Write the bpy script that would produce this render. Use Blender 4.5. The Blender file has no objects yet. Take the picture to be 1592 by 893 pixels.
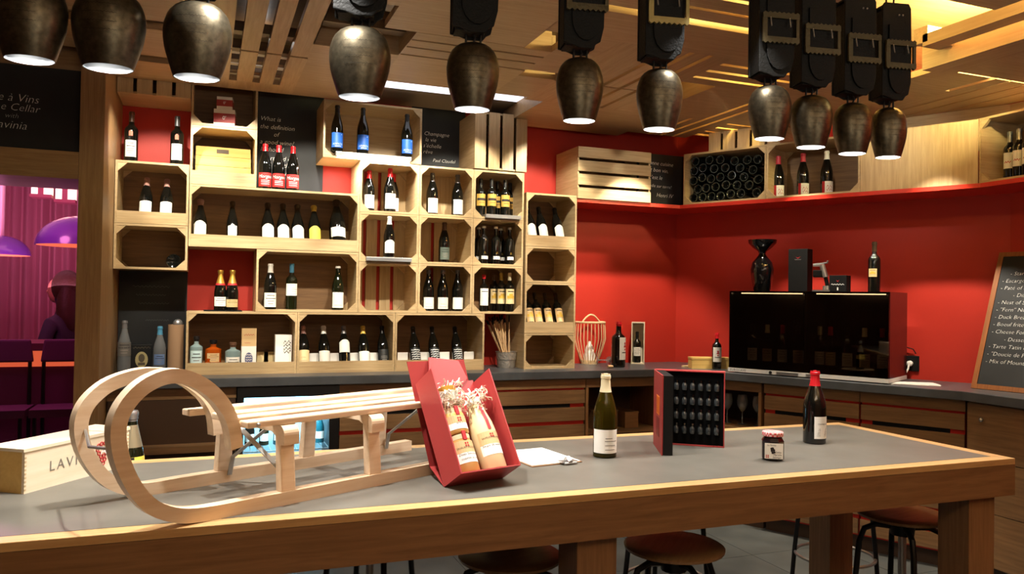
import bpy, bmesh, math, random
import numpy as np
from mathutils import Matrix, Vector
random.seed(7)
R = math.radians
SC = bpy.context.scene
COL = SC.collection

# ------------------------------------------------------------------ camera
FPX, YAW, PITCH, ROLL, CAMH = 1222.0, R(21.2), R(0.83), R(0.92), 1.6
def cam_basis():
    f = Vector((math.sin(YAW)*math.cos(PITCH), math.cos(YAW)*math.cos(PITCH), math.sin(PITCH)))
    r = Vector((math.cos(YAW), -math.sin(YAW), 0))
    u = r.cross(f)
    return (r*math.cos(ROLL)+u*math.sin(ROLL), u*math.cos(ROLL)-r*math.sin(ROLL), f)
CR, CU, CF = cam_basis()
cam_data = bpy.data.cameras.new('camera')
cam_data.sensor_width = 36.0
cam_data.lens = 36.0*FPX/1592.0
cam_data.clip_start = 0.05
cam = bpy.data.objects.new('camera', cam_data); COL.objects.link(cam)
mm = Matrix.Identity(4)
for i in range(3):
    mm[i][0] = CR[i]; mm[i][1] = CU[i]; mm[i][2] = -CF[i]
mm[2][3] = CAMH
cam.matrix_world = mm
SC.camera = cam
O = Vector((0, 0, CAMH))
def ray(px, py): return CF + CR*((px-796.0)/FPX) + CU*((446.5-py)/FPX)
def onY(px, py, Y):
    d = ray(px, py); return O + d*(Y/d.y)
def onZ(px, py, Z):
    d = ray(px, py); return O + d*((Z-CAMH)/d.z)
def onP(px, py, p0, n):
    d = ray(px, py); return O + d*((Vector(p0)-O).dot(n)/d.dot(n))

# ------------------------------------------------------------------ world, exposure, lights
w = bpy.data.worlds.new('dim_room'); SC.world = w; w.use_nodes = True
w.node_tree.nodes['Background'].inputs[0].default_value = (0.9, 0.62, 0.38, 1)
w.node_tree.nodes['Background'].inputs[1].default_value = 0.03
SC.view_settings.view_transform = 'Standard'; SC.view_settings.look = 'None'
SC.view_settings.exposure = 0.3; SC.view_settings.gamma = 1.0
SC.view_settings.use_curve_mapping = False
WARM = (1.0, 0.91, 0.75); WHITE = (1.0, 0.97, 0.93); YEL = (1.0, 0.80, 0.22)
def spot(loc, aim, watts, deg, col=WARM, size=0.025, blend=0.4):
    l = bpy.data.lights.new('spot_light', 'SPOT'); l.energy = watts; l.color = col
    l.spot_size = R(deg); l.spot_blend = blend; l.shadow_soft_size = size
    o = bpy.data.objects.new('spot_light', l); COL.objects.link(o); o.location = loc
    o.rotation_euler = (Vector(aim)-Vector(loc)).to_track_quat('-Z', 'Y').to_euler(); return o
def area(loc, aim, watts, sx, sy, col=WARM, spread=180):
    l = bpy.data.lights.new('area_light', 'AREA'); l.energy = watts; l.color = col
    l.shape = 'RECTANGLE'; l.size = sx; l.size_y = sy; l.spread = R(spread)
    o = bpy.data.objects.new('area_light', l); COL.objects.link(o); o.location = loc
    o.rotation_euler = (Vector(aim)-Vector(loc)).to_track_quat('-Z', 'Y').to_euler(); return o
def point(loc, watts, col=WARM, size=0.05):
    l = bpy.data.lights.new('point_light', 'POINT'); l.energy = watts; l.color = col; l.shadow_soft_size = size
    o = bpy.data.objects.new('point_light', l); COL.objects.link(o); o.location = loc; return o
# spots set in the ceiling edge in front of the bottle wall
for x in (-0.32, 0.10, 0.62, 1.15, 1.62, 2.25):
    spot((x, 4.62, 2.88), (x+0.03, 5.36, 2.24), 66, 60)
for x in (-0.05, 0.42, 0.92, 1.5, 2.08):
    spot((x, 3.72, 2.88), (x+0.06, 5.36, 1.25), 105, 34)
# spots washing the lower red walls and the right counter
spot((2.95, 4.85, 2.86), (3.02, 5.42, 1.0), 125, 68)
spot((3.55, 4.20, 2.86), (3.90, 4.36, 1.05), 140, 58)
spot((3.98, 3.45, 2.86), (4.29, 3.67, 1.05), 135, 56)
# track spots on the crates of the high shelf
spot((2.60, 4.25, 2.88), (2.68, 5.25, 2.52), 13, 30); spot((2.85, 4.25, 2.88), (3.08, 5.25, 2.52), 13, 30)
spot((2.85, 4.05, 2.88), (3.72, 4.90, 2.52), 30, 46, blend=1.0); spot((3.10, 3.45, 2.88), (4.08, 4.05, 2.58), 20, 54, blend=1.0)
spot((3.55, 2.95, 2.88), (4.38, 3.42, 2.60), 19, 58, blend=1.0)
# two ceiling spots over the tasting table
spot((0.20, 2.25, 2.87), (0.15, 2.40, 1.04), 165, 72, WHITE, 0.02)
spot((1.76, 2.25, 2.87), (1.75, 2.45, 1.04), 50, 75, WHITE, 0.02)
# yellow cove lamps above the ceiling boards on the right
point((3.62, 2.70, 3.07), 95, (1, .86, .40), 0.06); point((4.2, 2.4, 3.07), 110, (1, .86, .40), 0.06); point((3.62, 2.15, 3.07), 95, (1, .86, .40), 0.06)
point((2.95, 3.7, 3.06), 16, YEL, 0.06); point((3.6, 4.8, 3.06), 14, YEL, 0.06); point((2.3, 2.75, 3.06), 16, YEL, 0.06)
point((3.1, 4.35, 3.06), 6, YEL, 0.06); point((3.5, 3.9, 3.06), 8, YEL, 0.06)
# room fill: unseen area lights added, some shining down, some up at the ceiling
area((0.6, -0.6, 2.85), (0.9, 0.6, 0), 10, 2.4, 0.6, WARM)
area((3.2, 0.6, 2.85), (3.0, 1.6, 0), 6, 1.6, 0.6, WARM)
area((0.4, -0.9, 1.95), (0.4, -0.9, 3.2), 80, 1.2, 0.3, WARM); area((2.9, -0.5, 1.95), (2.9, -0.5, 3.2), 60, 1.2, 0.3, WARM)
# fill spots added over the aisle between the table and the counter
for x in (0.0, 1.4, 2.9): spot((x, 3.95, 2.86), (x, 3.75, 0), 26, 80)
# neighbouring room with pink stage light
area((-1.6, 7.4, 2.6), (-1.5, 9.2, 1.6), 8, 2.0, 0.6, (1.0, 0.34, 0.50))
area((-1.6, 7.4, 1.6), (-1.6, 7.6, 2.7), 24, 2.0, 1.0, (1.0, 0.42, 0.66))
point((-1.35, 5.75, 2.3), 24, (1.0, 0.25, 0.6), 0.2)

# ------------------------------------------------------------------ materials
def lin(c):
    return tuple((v/255/12.92 if v/255 <= 0.04045 else ((v/255+0.055)/1.055)**2.4) for v in c) + (1.0,)
MATS = {}
def mat(name, rgb, rough=0.5, metal=0.0, emit=0.0, trans=0.0, coat=0.0, bump=0.0, bscale=40.0, var=0.0, ior=1.45, alpha=1.0, spec=0.5):
    if name in MATS: return MATS[name]
    m = bpy.data.materials.new(name); m.use_nodes = True; nt = m.node_tree; b = nt.nodes['Principled BSDF']
    c = lin(rgb)
    b.inputs['Base Color'].default_value = c; b.inputs['Roughness'].default_value = rough
    b.inputs['Metallic'].default_value = metal; b.inputs['IOR'].default_value = ior
    b.inputs['Transmission Weight'].default_value = trans; b.inputs['Coat Weight'].default_value = coat
    b.inputs['Alpha'].default_value = alpha; b.inputs['Specular IOR Level'].default_value = spec
    if emit: b.inputs['Emission Color'].default_value = c; b.inputs['Emission Strength'].default_value = emit
    if bump or var:
        tc = nt.nodes.new('ShaderNodeTexCoord'); nz = nt.nodes.new('ShaderNodeTexNoise')
        nz.inputs['Scale'].default_value = bscale; nz.inputs['Detail'].default_value = 5
        nt.links.new(tc.outputs['Object'], nz.inputs['Vector'])
        if bump:
            bp = nt.nodes.new('ShaderNodeBump'); bp.inputs['Strength'].default_value = bump; bp.inputs['Distance'].default_value = 0.01
            nt.links.new(nz.outputs['Fac'], bp.inputs['Height']); nt.links.new(bp.outputs['Normal'], b.inputs['Normal'])
        if var:
            rp = nt.nodes.new('ShaderNodeValToRGB')
            rp.color_ramp.elements[0].position = 0.3; rp.color_ramp.elements[1].position = 0.7
            rp.color_ramp.elements[0].color = tuple(v*(1-var) for v in c[:3])+(1,)
            rp.color_ramp.elements[1].color = tuple(min(1, v*(1+var)) for v in c[:3])+(1,)
            nt.links.new(nz.outputs['Fac'], rp.inputs['Fac']); nt.links.new(rp.outputs['Color'], b.inputs['Base Color'])
    MATS[name] = m; return m
def wood(name, light, dark, axis, rough=0.45, scale=1.0):
    if name in MATS: return MATS[name]
    m = bpy.data.materials.new(name); m.use_nodes = True; nt = m.node_tree; b = nt.nodes['Principled BSDF']
    b.inputs['Roughness'].default_value = rough
    tc = nt.nodes.new('ShaderNodeTexCoord'); mp = nt.nodes.new('ShaderNodeMapping'); nz = nt.nodes.new('ShaderNodeTexNoise')
    oi = nt.nodes.new('ShaderNodeObjectInfo'); ad = nt.nodes.new('ShaderNodeVectorMath'); ad.operation = 'ADD'
    mu = nt.nodes.new('ShaderNodeMath'); mu.operation = 'MULTIPLY'; mu.inputs[1].default_value = 37.0
    s = [38.0*scale]*3; s['xyz'.index(axis)] = 2.2*scale
    mp.inputs['Scale'].default_value = s; nz.inputs['Scale'].default_value = 1.6; nz.inputs['Detail'].default_value = 6
    nz.inputs['Roughness'].default_value = 0.65; nz.inputs['Distortion'].default_value = 0.6
    rp = nt.nodes.new('ShaderNodeValToRGB'); rp.color_ramp.elements[0].position = 0.32; rp.color_ramp.elements[1].position = 0.68
    rp.color_ramp.elements[0].color = lin(dark); rp.color_ramp.elements[1].color = lin(light)
    L = nt.links.new
    L(oi.outputs['Random'], mu.inputs[0]); L(tc.outputs['Object'], ad.inputs[0]); L(mu.outputs[0], ad.inputs[1])
    L(ad.outputs[0], mp.inputs['Vector']); L(mp.outputs[0], nz.inputs['Vector']); L(nz.outputs['Fac'], rp.inputs['Fac'])
    hv = nt.nodes.new('ShaderNodeHueSaturation'); ma = nt.nodes.new('ShaderNodeMapRange')
    ma.inputs['To Min'].default_value = 0.9; ma.inputs['To Max'].default_value = 1.08
    L(oi.outputs['Random'], ma.inputs['Value']); L(ma.outputs[0], hv.inputs['Value']); L(rp.outputs[0], hv.inputs['Color'])
    L(hv.outputs[0], b.inputs['Base Color'])
    bp = nt.nodes.new('ShaderNodeBump'); bp.inputs['Strength'].default_value = 0.12; bp.inputs['Distance'].default_value = 0.002
    L(nz.outputs['Fac'], bp.inputs['Height']); L(bp.outputs['Normal'], b.inputs['Normal'])
    MATS[name] = m; return m
OAKL, OAKD = (198, 172, 130), (172, 144, 102)
OX = wood('oak_grain_across', OAKL, OAKD, 'x'); OY = wood('oak_grain_deep', OAKL, OAKD, 'y'); OZ = wood('oak_grain_upright', OAKL, OAKD, 'z')
CEX = wood('ceiling_oak_across', (184, 154, 116), (162, 130, 92), 'x'); CEY = wood('ceiling_oak_deep', (184, 154, 116), (162, 130, 92), 'y')
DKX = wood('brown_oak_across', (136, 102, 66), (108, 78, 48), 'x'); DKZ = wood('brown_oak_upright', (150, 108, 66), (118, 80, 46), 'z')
DARKBROWN = mat('dark_brown_panel', (62, 42, 26), 0.5)
BEECH = wood('beech', (236, 212, 182), (220, 190, 154), 'x', 0.35, 0.7)
PINE = wood('pale_pine', (236, 222, 196), (224, 206, 174), 'x', 0.5, 0.5)
PLY = wood('yellow_plywood', (222, 186, 110), (206, 166, 90), 'x', 0.5, 0.5)
RED = mat('red_wall_paint', (184, 44, 29), 0.55, bump=0.05, bscale=180)
REDLIP = mat('red_shelf_lacquer', (205, 48, 34), 0.35)
SLATE = mat('slate_worktop', (72, 74, 76), 0.32, var=0.12, bscale=14)
INLAY = mat('dark_table_inlay', (94, 90, 81), 0.42, var=0.12, bscale=9, bump=0.03)
CHALK = mat('chalk_white', (235, 235, 230), 0.9); CHALKDIM = mat('chalk_faint', (92, 92, 92), 0.9)
BOARD = mat('blackboard', (30, 32, 34), 0.6, var=0.25, bscale=6)
GLASSBLACK = mat('black_bottle_glass', (10, 11, 9), 0.06, coat=0.5)
GLASSGREEN = mat('olive_bottle_glass', (84, 72, 18), 0.04, trans=0.75, ior=1.3)
GLASSDK = mat('dark_green_bottle_glass', (16, 20, 8), 0.05, coat=0.5)
CLEAR = mat('clear_glass', (245, 248, 248), 0.02, trans=1.0, ior=1.45)
WHITE_L = mat('white_label_paper', (235, 232, 222), 0.6); CREAM_L = mat('cream_label_paper', (222, 200, 150), 0.6)
YELLOW_L = mat('yellow_label_paper', (235, 206, 80), 0.6); GOLD_L = mat('gold_label_paper', (190, 150, 70), 0.45)
RED_L = mat('red_label_paper', (206, 42, 40), 0.5); BLUE_L = mat('blue_label_paper', (38, 96, 190), 0.5)
BLACK_L = mat('black_label_paper', (28, 30, 30), 0.5); GREYG_L = mat('grey_green_label', (84, 96, 88), 0.5)
TAN_L = mat('tan_label_paper', (206, 172, 122), 0.6)
INK = mat('dark_ink', (40, 34, 32), 0.7); INKG = mat('grey_ink', (128, 122, 116), 0.7); INKW = mat('white_ink', (238, 238, 236), 0.7)
INKR = mat('red_ink', (176, 30, 36), 0.6); INKGOLD = mat('gold_ink', (200, 160, 60), 0.5); ORANGE = mat('orange_print', (225, 120, 30), 0.5)
CAPS = {k: mat('capsule_'+k, c, r, mt) for k, (c, r, mt) in dict(
    black=((22, 20, 20), .35, 0), red=((190, 26, 34), .35, 0), pink=((196, 60, 74), .4, 0), white=((232, 228, 216), .4, 0),
    cream=((222, 208, 168), .4, 0), grey=((120, 120, 122), .35, .5), silver=((170, 170, 170), .3, .8), brown=((92, 62, 44), .4, 0),
    blue=((70, 130, 160), .4, 0), yellow=((206, 170, 70), .4, 0), gold=((205, 160, 70), .35, .7), bronze=((70, 52, 34), .4, .3),
    rose=((150, 110, 100), .4, 0)).items()}
STEEL = mat('brushed_steel', (176, 174, 170), 0.35, 0.9); ALU = mat('aluminium', (150, 152, 155), 0.4, 0.7)
ZINC = mat('zinc_plate', (170, 168, 162), 0.4, 0.25)
BLACKMET = mat('black_metal', (16, 15, 14), 0.4, 0.3); BLACKGLOSS = mat('black_gloss', (8, 8, 9), 0.05, coat=0.6)
BLACKMATTE = mat('black_card', (15, 15, 15), 0.6, spec=0.25)
LEATHER = mat('black_leather', (13, 12, 9), 0.6, spec=0.2, bump=0.25, bscale=120)
BRASSLIT = mat('lit_brass', (150, 134, 84), 0.4, 0.6, bump=0.2, bscale=90)  # buckle brass lightened in the colour as if lit
BRASS = mat('tarnished_brass', (72, 64, 44), 0.42, 0.7, bump=0.2, bscale=90)
BELLM = mat('patinated_bell_metal', (88, 80, 64), 0.36, 0.9, bump=0.05, bscale=60, var=0.3)
BELLIN = mat('silvered_bell_inside', (150, 154, 158), 0.35, 0.5)
ENGR = mat('engraved_dark', (40, 36, 28), 0.45, 0.8)
LED = mat('led_white', (255, 250, 240), 0.5, emit=9.0); COVE = mat('cove_white', (236, 238, 250), 0.5, emit=1.1)
REDCARD = mat('red_box_card', (158, 52, 50), 0.5, bump=0.02, bscale=300); REDCARDIN = mat('dark_red_card', (120, 24, 28), 0.6)
WHITECARD = mat('white_card', (236, 232, 224), 0.6)
TILE = mat('grey_stone_tile', (74, 75, 72), 0.42, var=0.22, bscale=5); GROUT = mat('grout', (96, 96, 92), 0.8)
SEATW = wood('stool_seat_wood', (156, 122, 84), (130, 98, 64), 'x', 0.4)
SKIN = mat('skin', (190, 130, 110), 0.5); HAIR = mat('brown_hair', (60, 34, 24), 0.5, bump=0.4, bscale=60); CLOTH = mat('dark_clothing', (50, 40, 60), 0.8)

# ------------------------------------------------------------------ mesh building
class MB:
    def __init__(s): s.v = []; s.f = []; s.m = []; s.M = Matrix.Identity(4)
    def add(s, vs, fs, mi=0):
        n = len(s.v); s.v += [tuple(s.M @ Vector(p)) for p in vs]
        s.f += [tuple(i+n for i in f) for f in fs]; s.m += [mi]*len(fs); return s
    def box(s, x0, x1, y0, y1, z0, z1, mi=0):
        return s.add([(x0,y0,z0),(x1,y0,z0),(x1,y1,z0),(x0,y1,z0),(x0,y0,z1),(x1,y0,z1),(x1,y1,z1),(x0,y1,z1)],
                     [(0,3,2,1),(4,5,6,7),(0,1,5,4),(1,2,6,5),(2,3,7,6),(3,0,4,7)], mi)
    def prism(s, poly, a, b, axis='z', mi=0):
        # closed polygon extruded between a and b along axis
        def P(p, t): return {'z': (p[0], p[1], t), 'y': (p[0], t, p[1]), 'x': (t, p[0], p[1])}[axis]
        n = len(poly); vs = [P(p, a) for p in poly]+[P(p, b) for p in poly]
        fs = [tuple(range(n-1, -1, -1)), tuple(range(n, 2*n))]+[(i, (i+1) % n, n+(i+1) % n, n+i) for i in range(n)]
        return s.add(vs, fs, mi)
    def lathe(s, prof, n=20, mi=0, cx=0, cy=0, sy=1.0, close=False):
        vs = []; fs = []
        k = len(prof)
        for r, z in prof:
            for i in range(n):
                a = 2*math.pi*i/n; vs.append((cx+r*math.cos(a), cy+sy*r*math.sin(a), z))
        for j in range(k-1):
            for i in range(n):
                fs.append((j*n+i, j*n+(i+1) % n, (j+1)*n+(i+1) % n, (j+1)*n+i))
        return s.add(vs, fs, mi)
    def tube(s, pts, r, n=8, mi=0, caps=True, flat=None):
        # round tube (or flat bar if flat=(w,h) with w horizontal) along points
        pts = [Vector(p) for p in pts]; vs = []; fs = []
        prev = None
        for i, p in enumerate(pts):
            t = ((pts[min(i+1, len(pts)-1)]-p).normalized()+(p-pts[max(i-1, 0)]).normalized())
            t = t.normalized() if t.length > 1e-6 else Vector((0, 0, 1))
            up = prev if prev is not None else (Vector((0, 0, 1)) if abs(t.z) < 0.9 else Vector((1, 0, 0)))
            side = t.cross(up).normalized(); up = side.cross(t).normalized(); prev = up
            rr = r[i] if isinstance(r, (list, tuple)) else r
            for k in range(n):
                a = 2*math.pi*(k+0.5)/n
                if flat:
                    q = 1.41421356; vs.append(p+side*(flat[0]/2*q*math.cos(a))+up*(flat[1]/2*q*math.sin(a)))
                else: vs.append(p+side*(rr*math.cos(a))+up*(rr*math.sin(a)))
        for j in range(len(pts)-1):
            for k in range(n):
                fs.append((j*n+k, j*n+(k+1) % n, (j+1)*n+(k+1) % n, (j+1)*n+k))
        if caps: fs += [tuple(range(n-1, -1, -1)), tuple(range((len(pts)-1)*n, len(pts)*n))]
        return s.add(vs, fs, mi)
    def sphere(s, c, r, n=12, mi=0, sc=(1, 1, 1)):
        prof = [(r*math.sin(math.pi*j/(n//2+2)), -r*math.cos(math.pi*j/(n//2+2))) for j in range(n//2+3)]
        vs = []; fs = []; k = len(prof)
        for rr, z in prof:
            for i in range(n):
                a = 2*math.pi*i/n; vs.append((c[0]+sc[0]*rr*math.cos(a), c[1]+sc[1]*rr*math.sin(a), c[2]+sc[2]*z))
        for j in range(k-1):
            for i in range(n): fs.append((j*n+i, j*n+(i+1) % n, (j+1)*n+(i+1) % n, (j+1)*n+i))
        return s.add(vs, fs, mi)
    def mesh(s, name, mats, smooth=False, bevel=0.0):
        me = bpy.data.meshes.new(name); me.from_pydata(s.v, [], s.f)
        for m in (mats if isinstance(mats, (list, tuple)) else [mats]): me.materials.append(m)
        me.polygons.foreach_set('material_index', s.m)
        if bevel or smooth:
            bm = bmesh.new(); bm.from_mesh(me)
            bmesh.ops.remove_doubles(bm, verts=bm.verts, dist=1e-6)
            if bevel:
                bmesh.ops.bevel(bm, geom=[e for e in bm.edges if e.calc_face_angle(0) > 0.5], offset=bevel, segments=2, affect='EDGES', profile=0.6)
            bmesh.ops.recalc_face_normals(bm, faces=bm.faces)
            bm.to_mesh(me); bm.free()
            if smooth:
                me.polygons.foreach_set('use_smooth', [True]*len(me.polygons))
                try: me.set_sharp_from_angle(angle=R(38))
                except Exception: pass
        me.update(); return me
def link(name, me, parent=None, loc=None, rot=None):
    o = bpy.data.objects.new(name, me); COL.objects.link(o)
    if parent: o.parent = parent
    if loc is not None: o.location = loc
    if rot is not None: o.rotation_euler = rot
    return o
def obj(name, mb, mats, parent=None, smooth=False, bevel=0.0, loc=None, rot=None):
    return link(name, mb.mesh(name, mats, smooth, bevel), parent, loc, rot)
def tag(o, label=None, cat=None, group=None, kind=None):
    if label: o['label'] = label
    if cat: o['category'] = cat
    if group: o['group'] = group
    if kind: o['kind'] = kind
    return o
def thing(name, label, cat, loc=(0, 0, 0), rotz=0.0, group=None):
    o = bpy.data.objects.new(name, None); COL.objects.link(o); o.location = loc; o.rotation_euler = (0, 0, rotz)
    o.empty_display_size = 0.05
    return tag(o, label, cat, group)
def struct(name, mb, mats, parent=None, smooth=False):
    o = obj(name, mb, mats, parent, smooth)
    if parent is None: o['kind'] = 'structure'
    return o
def B(*a, mi=0): return MB().box(*a, mi=mi)
def rect_plate(name, parent, m, x0, x1, y0, y1, z0, z1, bevel=0.0): return obj(name, B(x0, x1, y0, y1, z0, z1), m, parent, bevel=bevel)

TEXTS = {}
def text_verts(s, size, shear=0.0, align='CENTER', thin=0.0, space=1.0):
    key = (s, size, shear, align, thin, space)
    if key in TEXTS: return TEXTS[key]
    cu = bpy.data.curves.new('t', 'FONT'); cu.body = s; cu.size = size; cu.shear = shear; cu.align_x = align
    cu.align_y = 'CENTER'; cu.offset = thin; cu.resolution_u = 2; cu.space_character = space
    o = bpy.data.objects.new('t', cu); COL.objects.link(o)
    dg = bpy.context.evaluated_depsgraph_get(); dg.update()
    me = bpy.data.meshes.new_from_object(o.evaluated_get(dg))
    vs = [tuple(v.co) for v in me.vertices]; fs = [tuple(p.vertices) for p in me.polygons]
    bpy.data.objects.remove(o); bpy.data.curves.remove(cu); bpy.data.meshes.remove(me)
    TEXTS[key] = (vs, fs); return vs, fs
def text_flat(mb, s, size, cx, cz, y, mi=0, rot=0.0, **k):
    # letters in the x-z plane facing -y
    vs, fs = text_verts(s, size, **k); c, sn = math.cos(rot), math.sin(rot)
    mb.add([(cx+vx*c-vy*sn, y, cz+vx*sn+vy*c) for vx, vy, _ in vs], fs, mi)
def text_wrap(mb, s, size, rad, cz, mi=0, a0=0.0, **k):
    vs, fs = text_verts(s, size, **k)
    mb.add([(rad*math.sin(vx/rad+a0), -rad*math.cos(vx/rad+a0), cz+vy) for vx, vy, _ in vs], fs, mi)
def arc(mb, rad, a0, a1, z0, z1, mi=0, n=12, top=None):
    vs = []; fs = []
    for i in range(n+1):
        a = a0+(a1-a0)*i/n; t = z1 if top is None else z1+top*math.cos((a-(a0+a1)/2)/(a1-a0)*math.pi)
        vs += [(rad*math.sin(a), -rad*math.cos(a), z0), (rad*math.sin(a), -rad*math.cos(a), t)]
    for i in range(n): fs.append((2*i, 2*i+2, 2*i+3, 2*i+1))
    mb.add(vs, fs, mi)
def scribble(mb, x0, x1, z, amp, y, mi=0, th=0.0012, rad=None, seed=1, n=26):
    rnd = random.Random(seed); vs = []; fs = []
    for i in range(n+1):
        x = x0+(x1-x0)*i/n; zz = z+amp*math.sin(i*1.9+seed)*(0.5+rnd.random()*0.6)
        for d in (-th/2, th/2):
            if rad: vs.append((rad*math.sin(x/rad), -rad*math.cos(x/rad), zz+d))
            else: vs.append((x, y, zz+d))
    for i in range(n): fs.append((2*i, 2*i+2, 2*i+3, 2*i+1))
    mb.add(vs, fs, mi)

# ------------------------------------------------------------------ bottles
PROF = {
 'bordeaux': [(0,.03),(.5,.02),(.9,0),(1,.012),(1,.62),(.97,.655),(.85,.69),(.62,.72),(.44,.75),(.38,.79),(.37,.93),(.42,.935),(.42,.97),(.38,.975),(.38,.998),(.30,1),(0,1)],
 'burgundy': [(0,.03),(.5,.02),(.9,0),(1,.012),(1,.47),(.97,.54),(.86,.62),(.66,.71),(.48,.79),(.40,.85),(.37,.94),(.42,.945),(.42,.975),(.38,.98),(.37,.998),(.3,1),(0,1)],
 'champagne': [(0,.03),(.5,.02),(.92,0),(1,.012),(1,.40),(.97,.48),(.85,.58),(.64,.69),(.47,.78),(.38,.86),(.37,.90),(.43,.905),(.43,.93),(.46,.945),(.47,.975),(.4,.995),(0,1)],
 'shoulder': [(0,.03),(.5,.02),(.95,0),(1,.012),(1,.66),(.97,.70),(.75,.735),(.45,.76),(.36,.79),(.36,.9),(.46,.905),(.46,.99),(.4,1),(0,1)],
}
def prof_r(kind, zf, Rr):
    p = PROF[kind]
    for (r0, z0), (r1, z1) in zip(p[3:], p[4:]):
        if z0 <= zf <= z1: return Rr*(r0+(r1-r0)*(zf-z0)/max(1e-6, z1-z0))
    return Rr*p[-2][0]
BMESH = {}
def bottle_meshes(kind, h, d, glass, cap, capfrac, lab, labspan, labw, art):
    key = (kind, round(h, 3), round(d, 3), glass.name, cap, capfrac, lab and lab.name, labspan, labw, art)
    if key in BMESH: return BMESH[key]
    Rr = d/2; out = {}
    mb = MB(); mb.lathe([(r*Rr, z*h) for r, z in PROF[kind]], 20); out['body'] = mb.mesh('bottle_glass', glass, True)
    if cap:
        mb = MB(); z0 = 1-capfrac; pr = [(prof_r(kind, z0, Rr)+.0008, z0*h)]
        pr += [(r*Rr+.0008, z*h) for r, z in PROF[kind] if z > z0 and r > .31] + [(0, h+.0008)]
        mb.lathe(pr, 16); out['capsule'] = mb.mesh('capsule', CAPS[cap], True)
    if lab:
        mb = MB(); a = labw; z0, z1 = labspan[0]*h, labspan[1]*h; rr = Rr+.0006
        arched = art in ('arch', 'archplain')
        arc(mb, rr, -a, a, z0, z1, 0, 14, top=(.02*h/.3 if arched else None)); rp = rr+.0004
        mats = [lab, INK, INKR, INKG, INKW, INKGOLD]; hh = z1-z0
        if art == 'lines':
            for q, ww, mi in ((.8, .5, 1), (.62, .7, 1), (.45, .55, 3), (.33, .6, 3), (.2, .4, 3)):
                arc(mb, rp, -a*ww, a*ww, z0+hh*q, z0+hh*q+hh*.035, mi, 6)
        elif art == 'emblem':
            for q, ww in ((.42, .35), (.55, .55), (.62, .25), (.7, .4)): arc(mb, rp, -a*ww*.5, a*ww*.5, z0+hh*q, z0+hh*(q+.07), 2, 5)
            arc(mb, rp, -a*.6, a*.6, z0+hh*.3, z0+hh*.34, 1, 6)
        elif art == 'vine':
            for k in range(3): scribble(mb, -a*rr*.7, a*rr*.7, z0+hh*(.3+.15*k), hh*.09, 0, 1, .0011, rp, k+3)
            arc(mb, rp, -a*.7, a*.7, z0+hh*.8, z0+hh*.84, 1, 6)
        elif art == 'sketch':
            scribble(mb, -a*rr*.5, a*rr*.2, z0+hh*.42, hh*.08, 0, 1, .0022, rp, 5, 14); arc(mb, rp, -a*.6, a*.5, z0+hh*.15, z0+hh*.18, 3, 6)
        elif art == 'script':
            scribble(mb, -a*rr*.75, a*rr*.8, z0+hh*.24, hh*.09, 0, 4, .0026, rp, 2, 22)
            arc(mb, rp, a*.5, a*.6, z0+hh*.85, z0+hh*.9, 4, 3); arc(mb, rp, -a*.4, a*.5, z0+hh*.08, z0+hh*.11, 4, 4)
        elif art == 'whitelines':
            for q in range(5): scribble(mb, -a*rr*.8, a*rr*.8, z0+hh*(.15+.17*q), hh*.03, 0, 4, .004, rp, q+9, 10)
        elif art == 'hill':
            arc(mb, rp, -a*.8, a*.8, z0+hh*.3, z0+hh*.62, 5, 8); arc(mb, rp, -a*.5, a*.5, z0+hh*.62, z0+hh*.7, 3, 6); arc(mb, rp, -a*.6, a*.6, z0+hh*.82, z0+hh*.86, 1, 6)
        elif art == 'redside':
            arc(mb, rp, -a, -a*.55, z0, z1, 2, 4)
            for q in (.3, .55): scribble(mb, -a*rr*.3, a*rr*.6, z0+hh*(q), hh*.14, 0, 2, .005, rp, int(q*10), 8)
        elif art == 'swirl':
            scribble(mb, -a*rr*.75, a*rr*.1, z0+hh*.4, hh*.07, 0, 2, .006, rp, 4, 9)
        elif art == 'textlines':
            for q, ww, mi in ((.78, .6, 1), (.58, .85, 1), (.4, .5, 3), (.2, .4, 3)): arc(mb, rp, -a*ww*.8, a*ww, z0+hh*q, z0+hh*q+hh*.05, mi, 6)
        elif art == 'goldtext':
            arc(mb, rp, -a*.85, a*.85, z0+hh*.45, z0+hh*.65, 1, 8); arc(mb, rp, -a*.5, a*.5, z0+hh*.25, z0+hh*.29, 1, 6)
        elif art == 'castle':
            arc(mb, rp, -a*.7, a*.7, z0+hh*.35, z0+hh*.55, 5, 8); arc(mb, rp, -a*.35, a*.35, z0+hh*.55, z0+hh*.68, 5, 5); arc(mb, rp, -a*.6, a*.6, z0+hh*.8, z0+hh*.86, 1, 5); arc(mb, rp, -a*.8, a*.8, z0+hh*.28, z0+hh*.32, 3, 5)
        elif art == 'morgon':
            text_wrap(mb, 'Morgon', hh*.34, rp, z0+hh*.72, 4, 0, shear=.35)
            for q in (.42, .3, .16): arc(mb, rp, -a*.55, a*.6, z0+hh*q, z0+hh*q+hh*.035, 4, 6)
        elif art == 'antlers':
            text_wrap(mb, 'CHAMBOLLE', hh*.1, rp, z0+hh*.66, 1, .1)
            for k in (-1, 1):
                for q in range(4):
                    x = k*rr*.35; scribble(mb, x-.008+.002*q, x+.007, z0+hh*(.16+.09*q), hh*.07, 0, 1, .0016, rp, q+k+4, 9)
        elif art == 'pale':
            for q, ww, mi in ((.62, .45, 3), (.5, .85, 3), (.32, .7, 3), (.14, .65, 3)): arc(mb, rp, -a*ww*.1, a*ww, z0+hh*q, z0+hh*q+hh*.03, mi, 6)
        elif art in ('plain', 'arch', 'archplain', 'none'): pass
        out['label'] = mb.mesh('label', mats)
    BMESH[key] = out; return out
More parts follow.
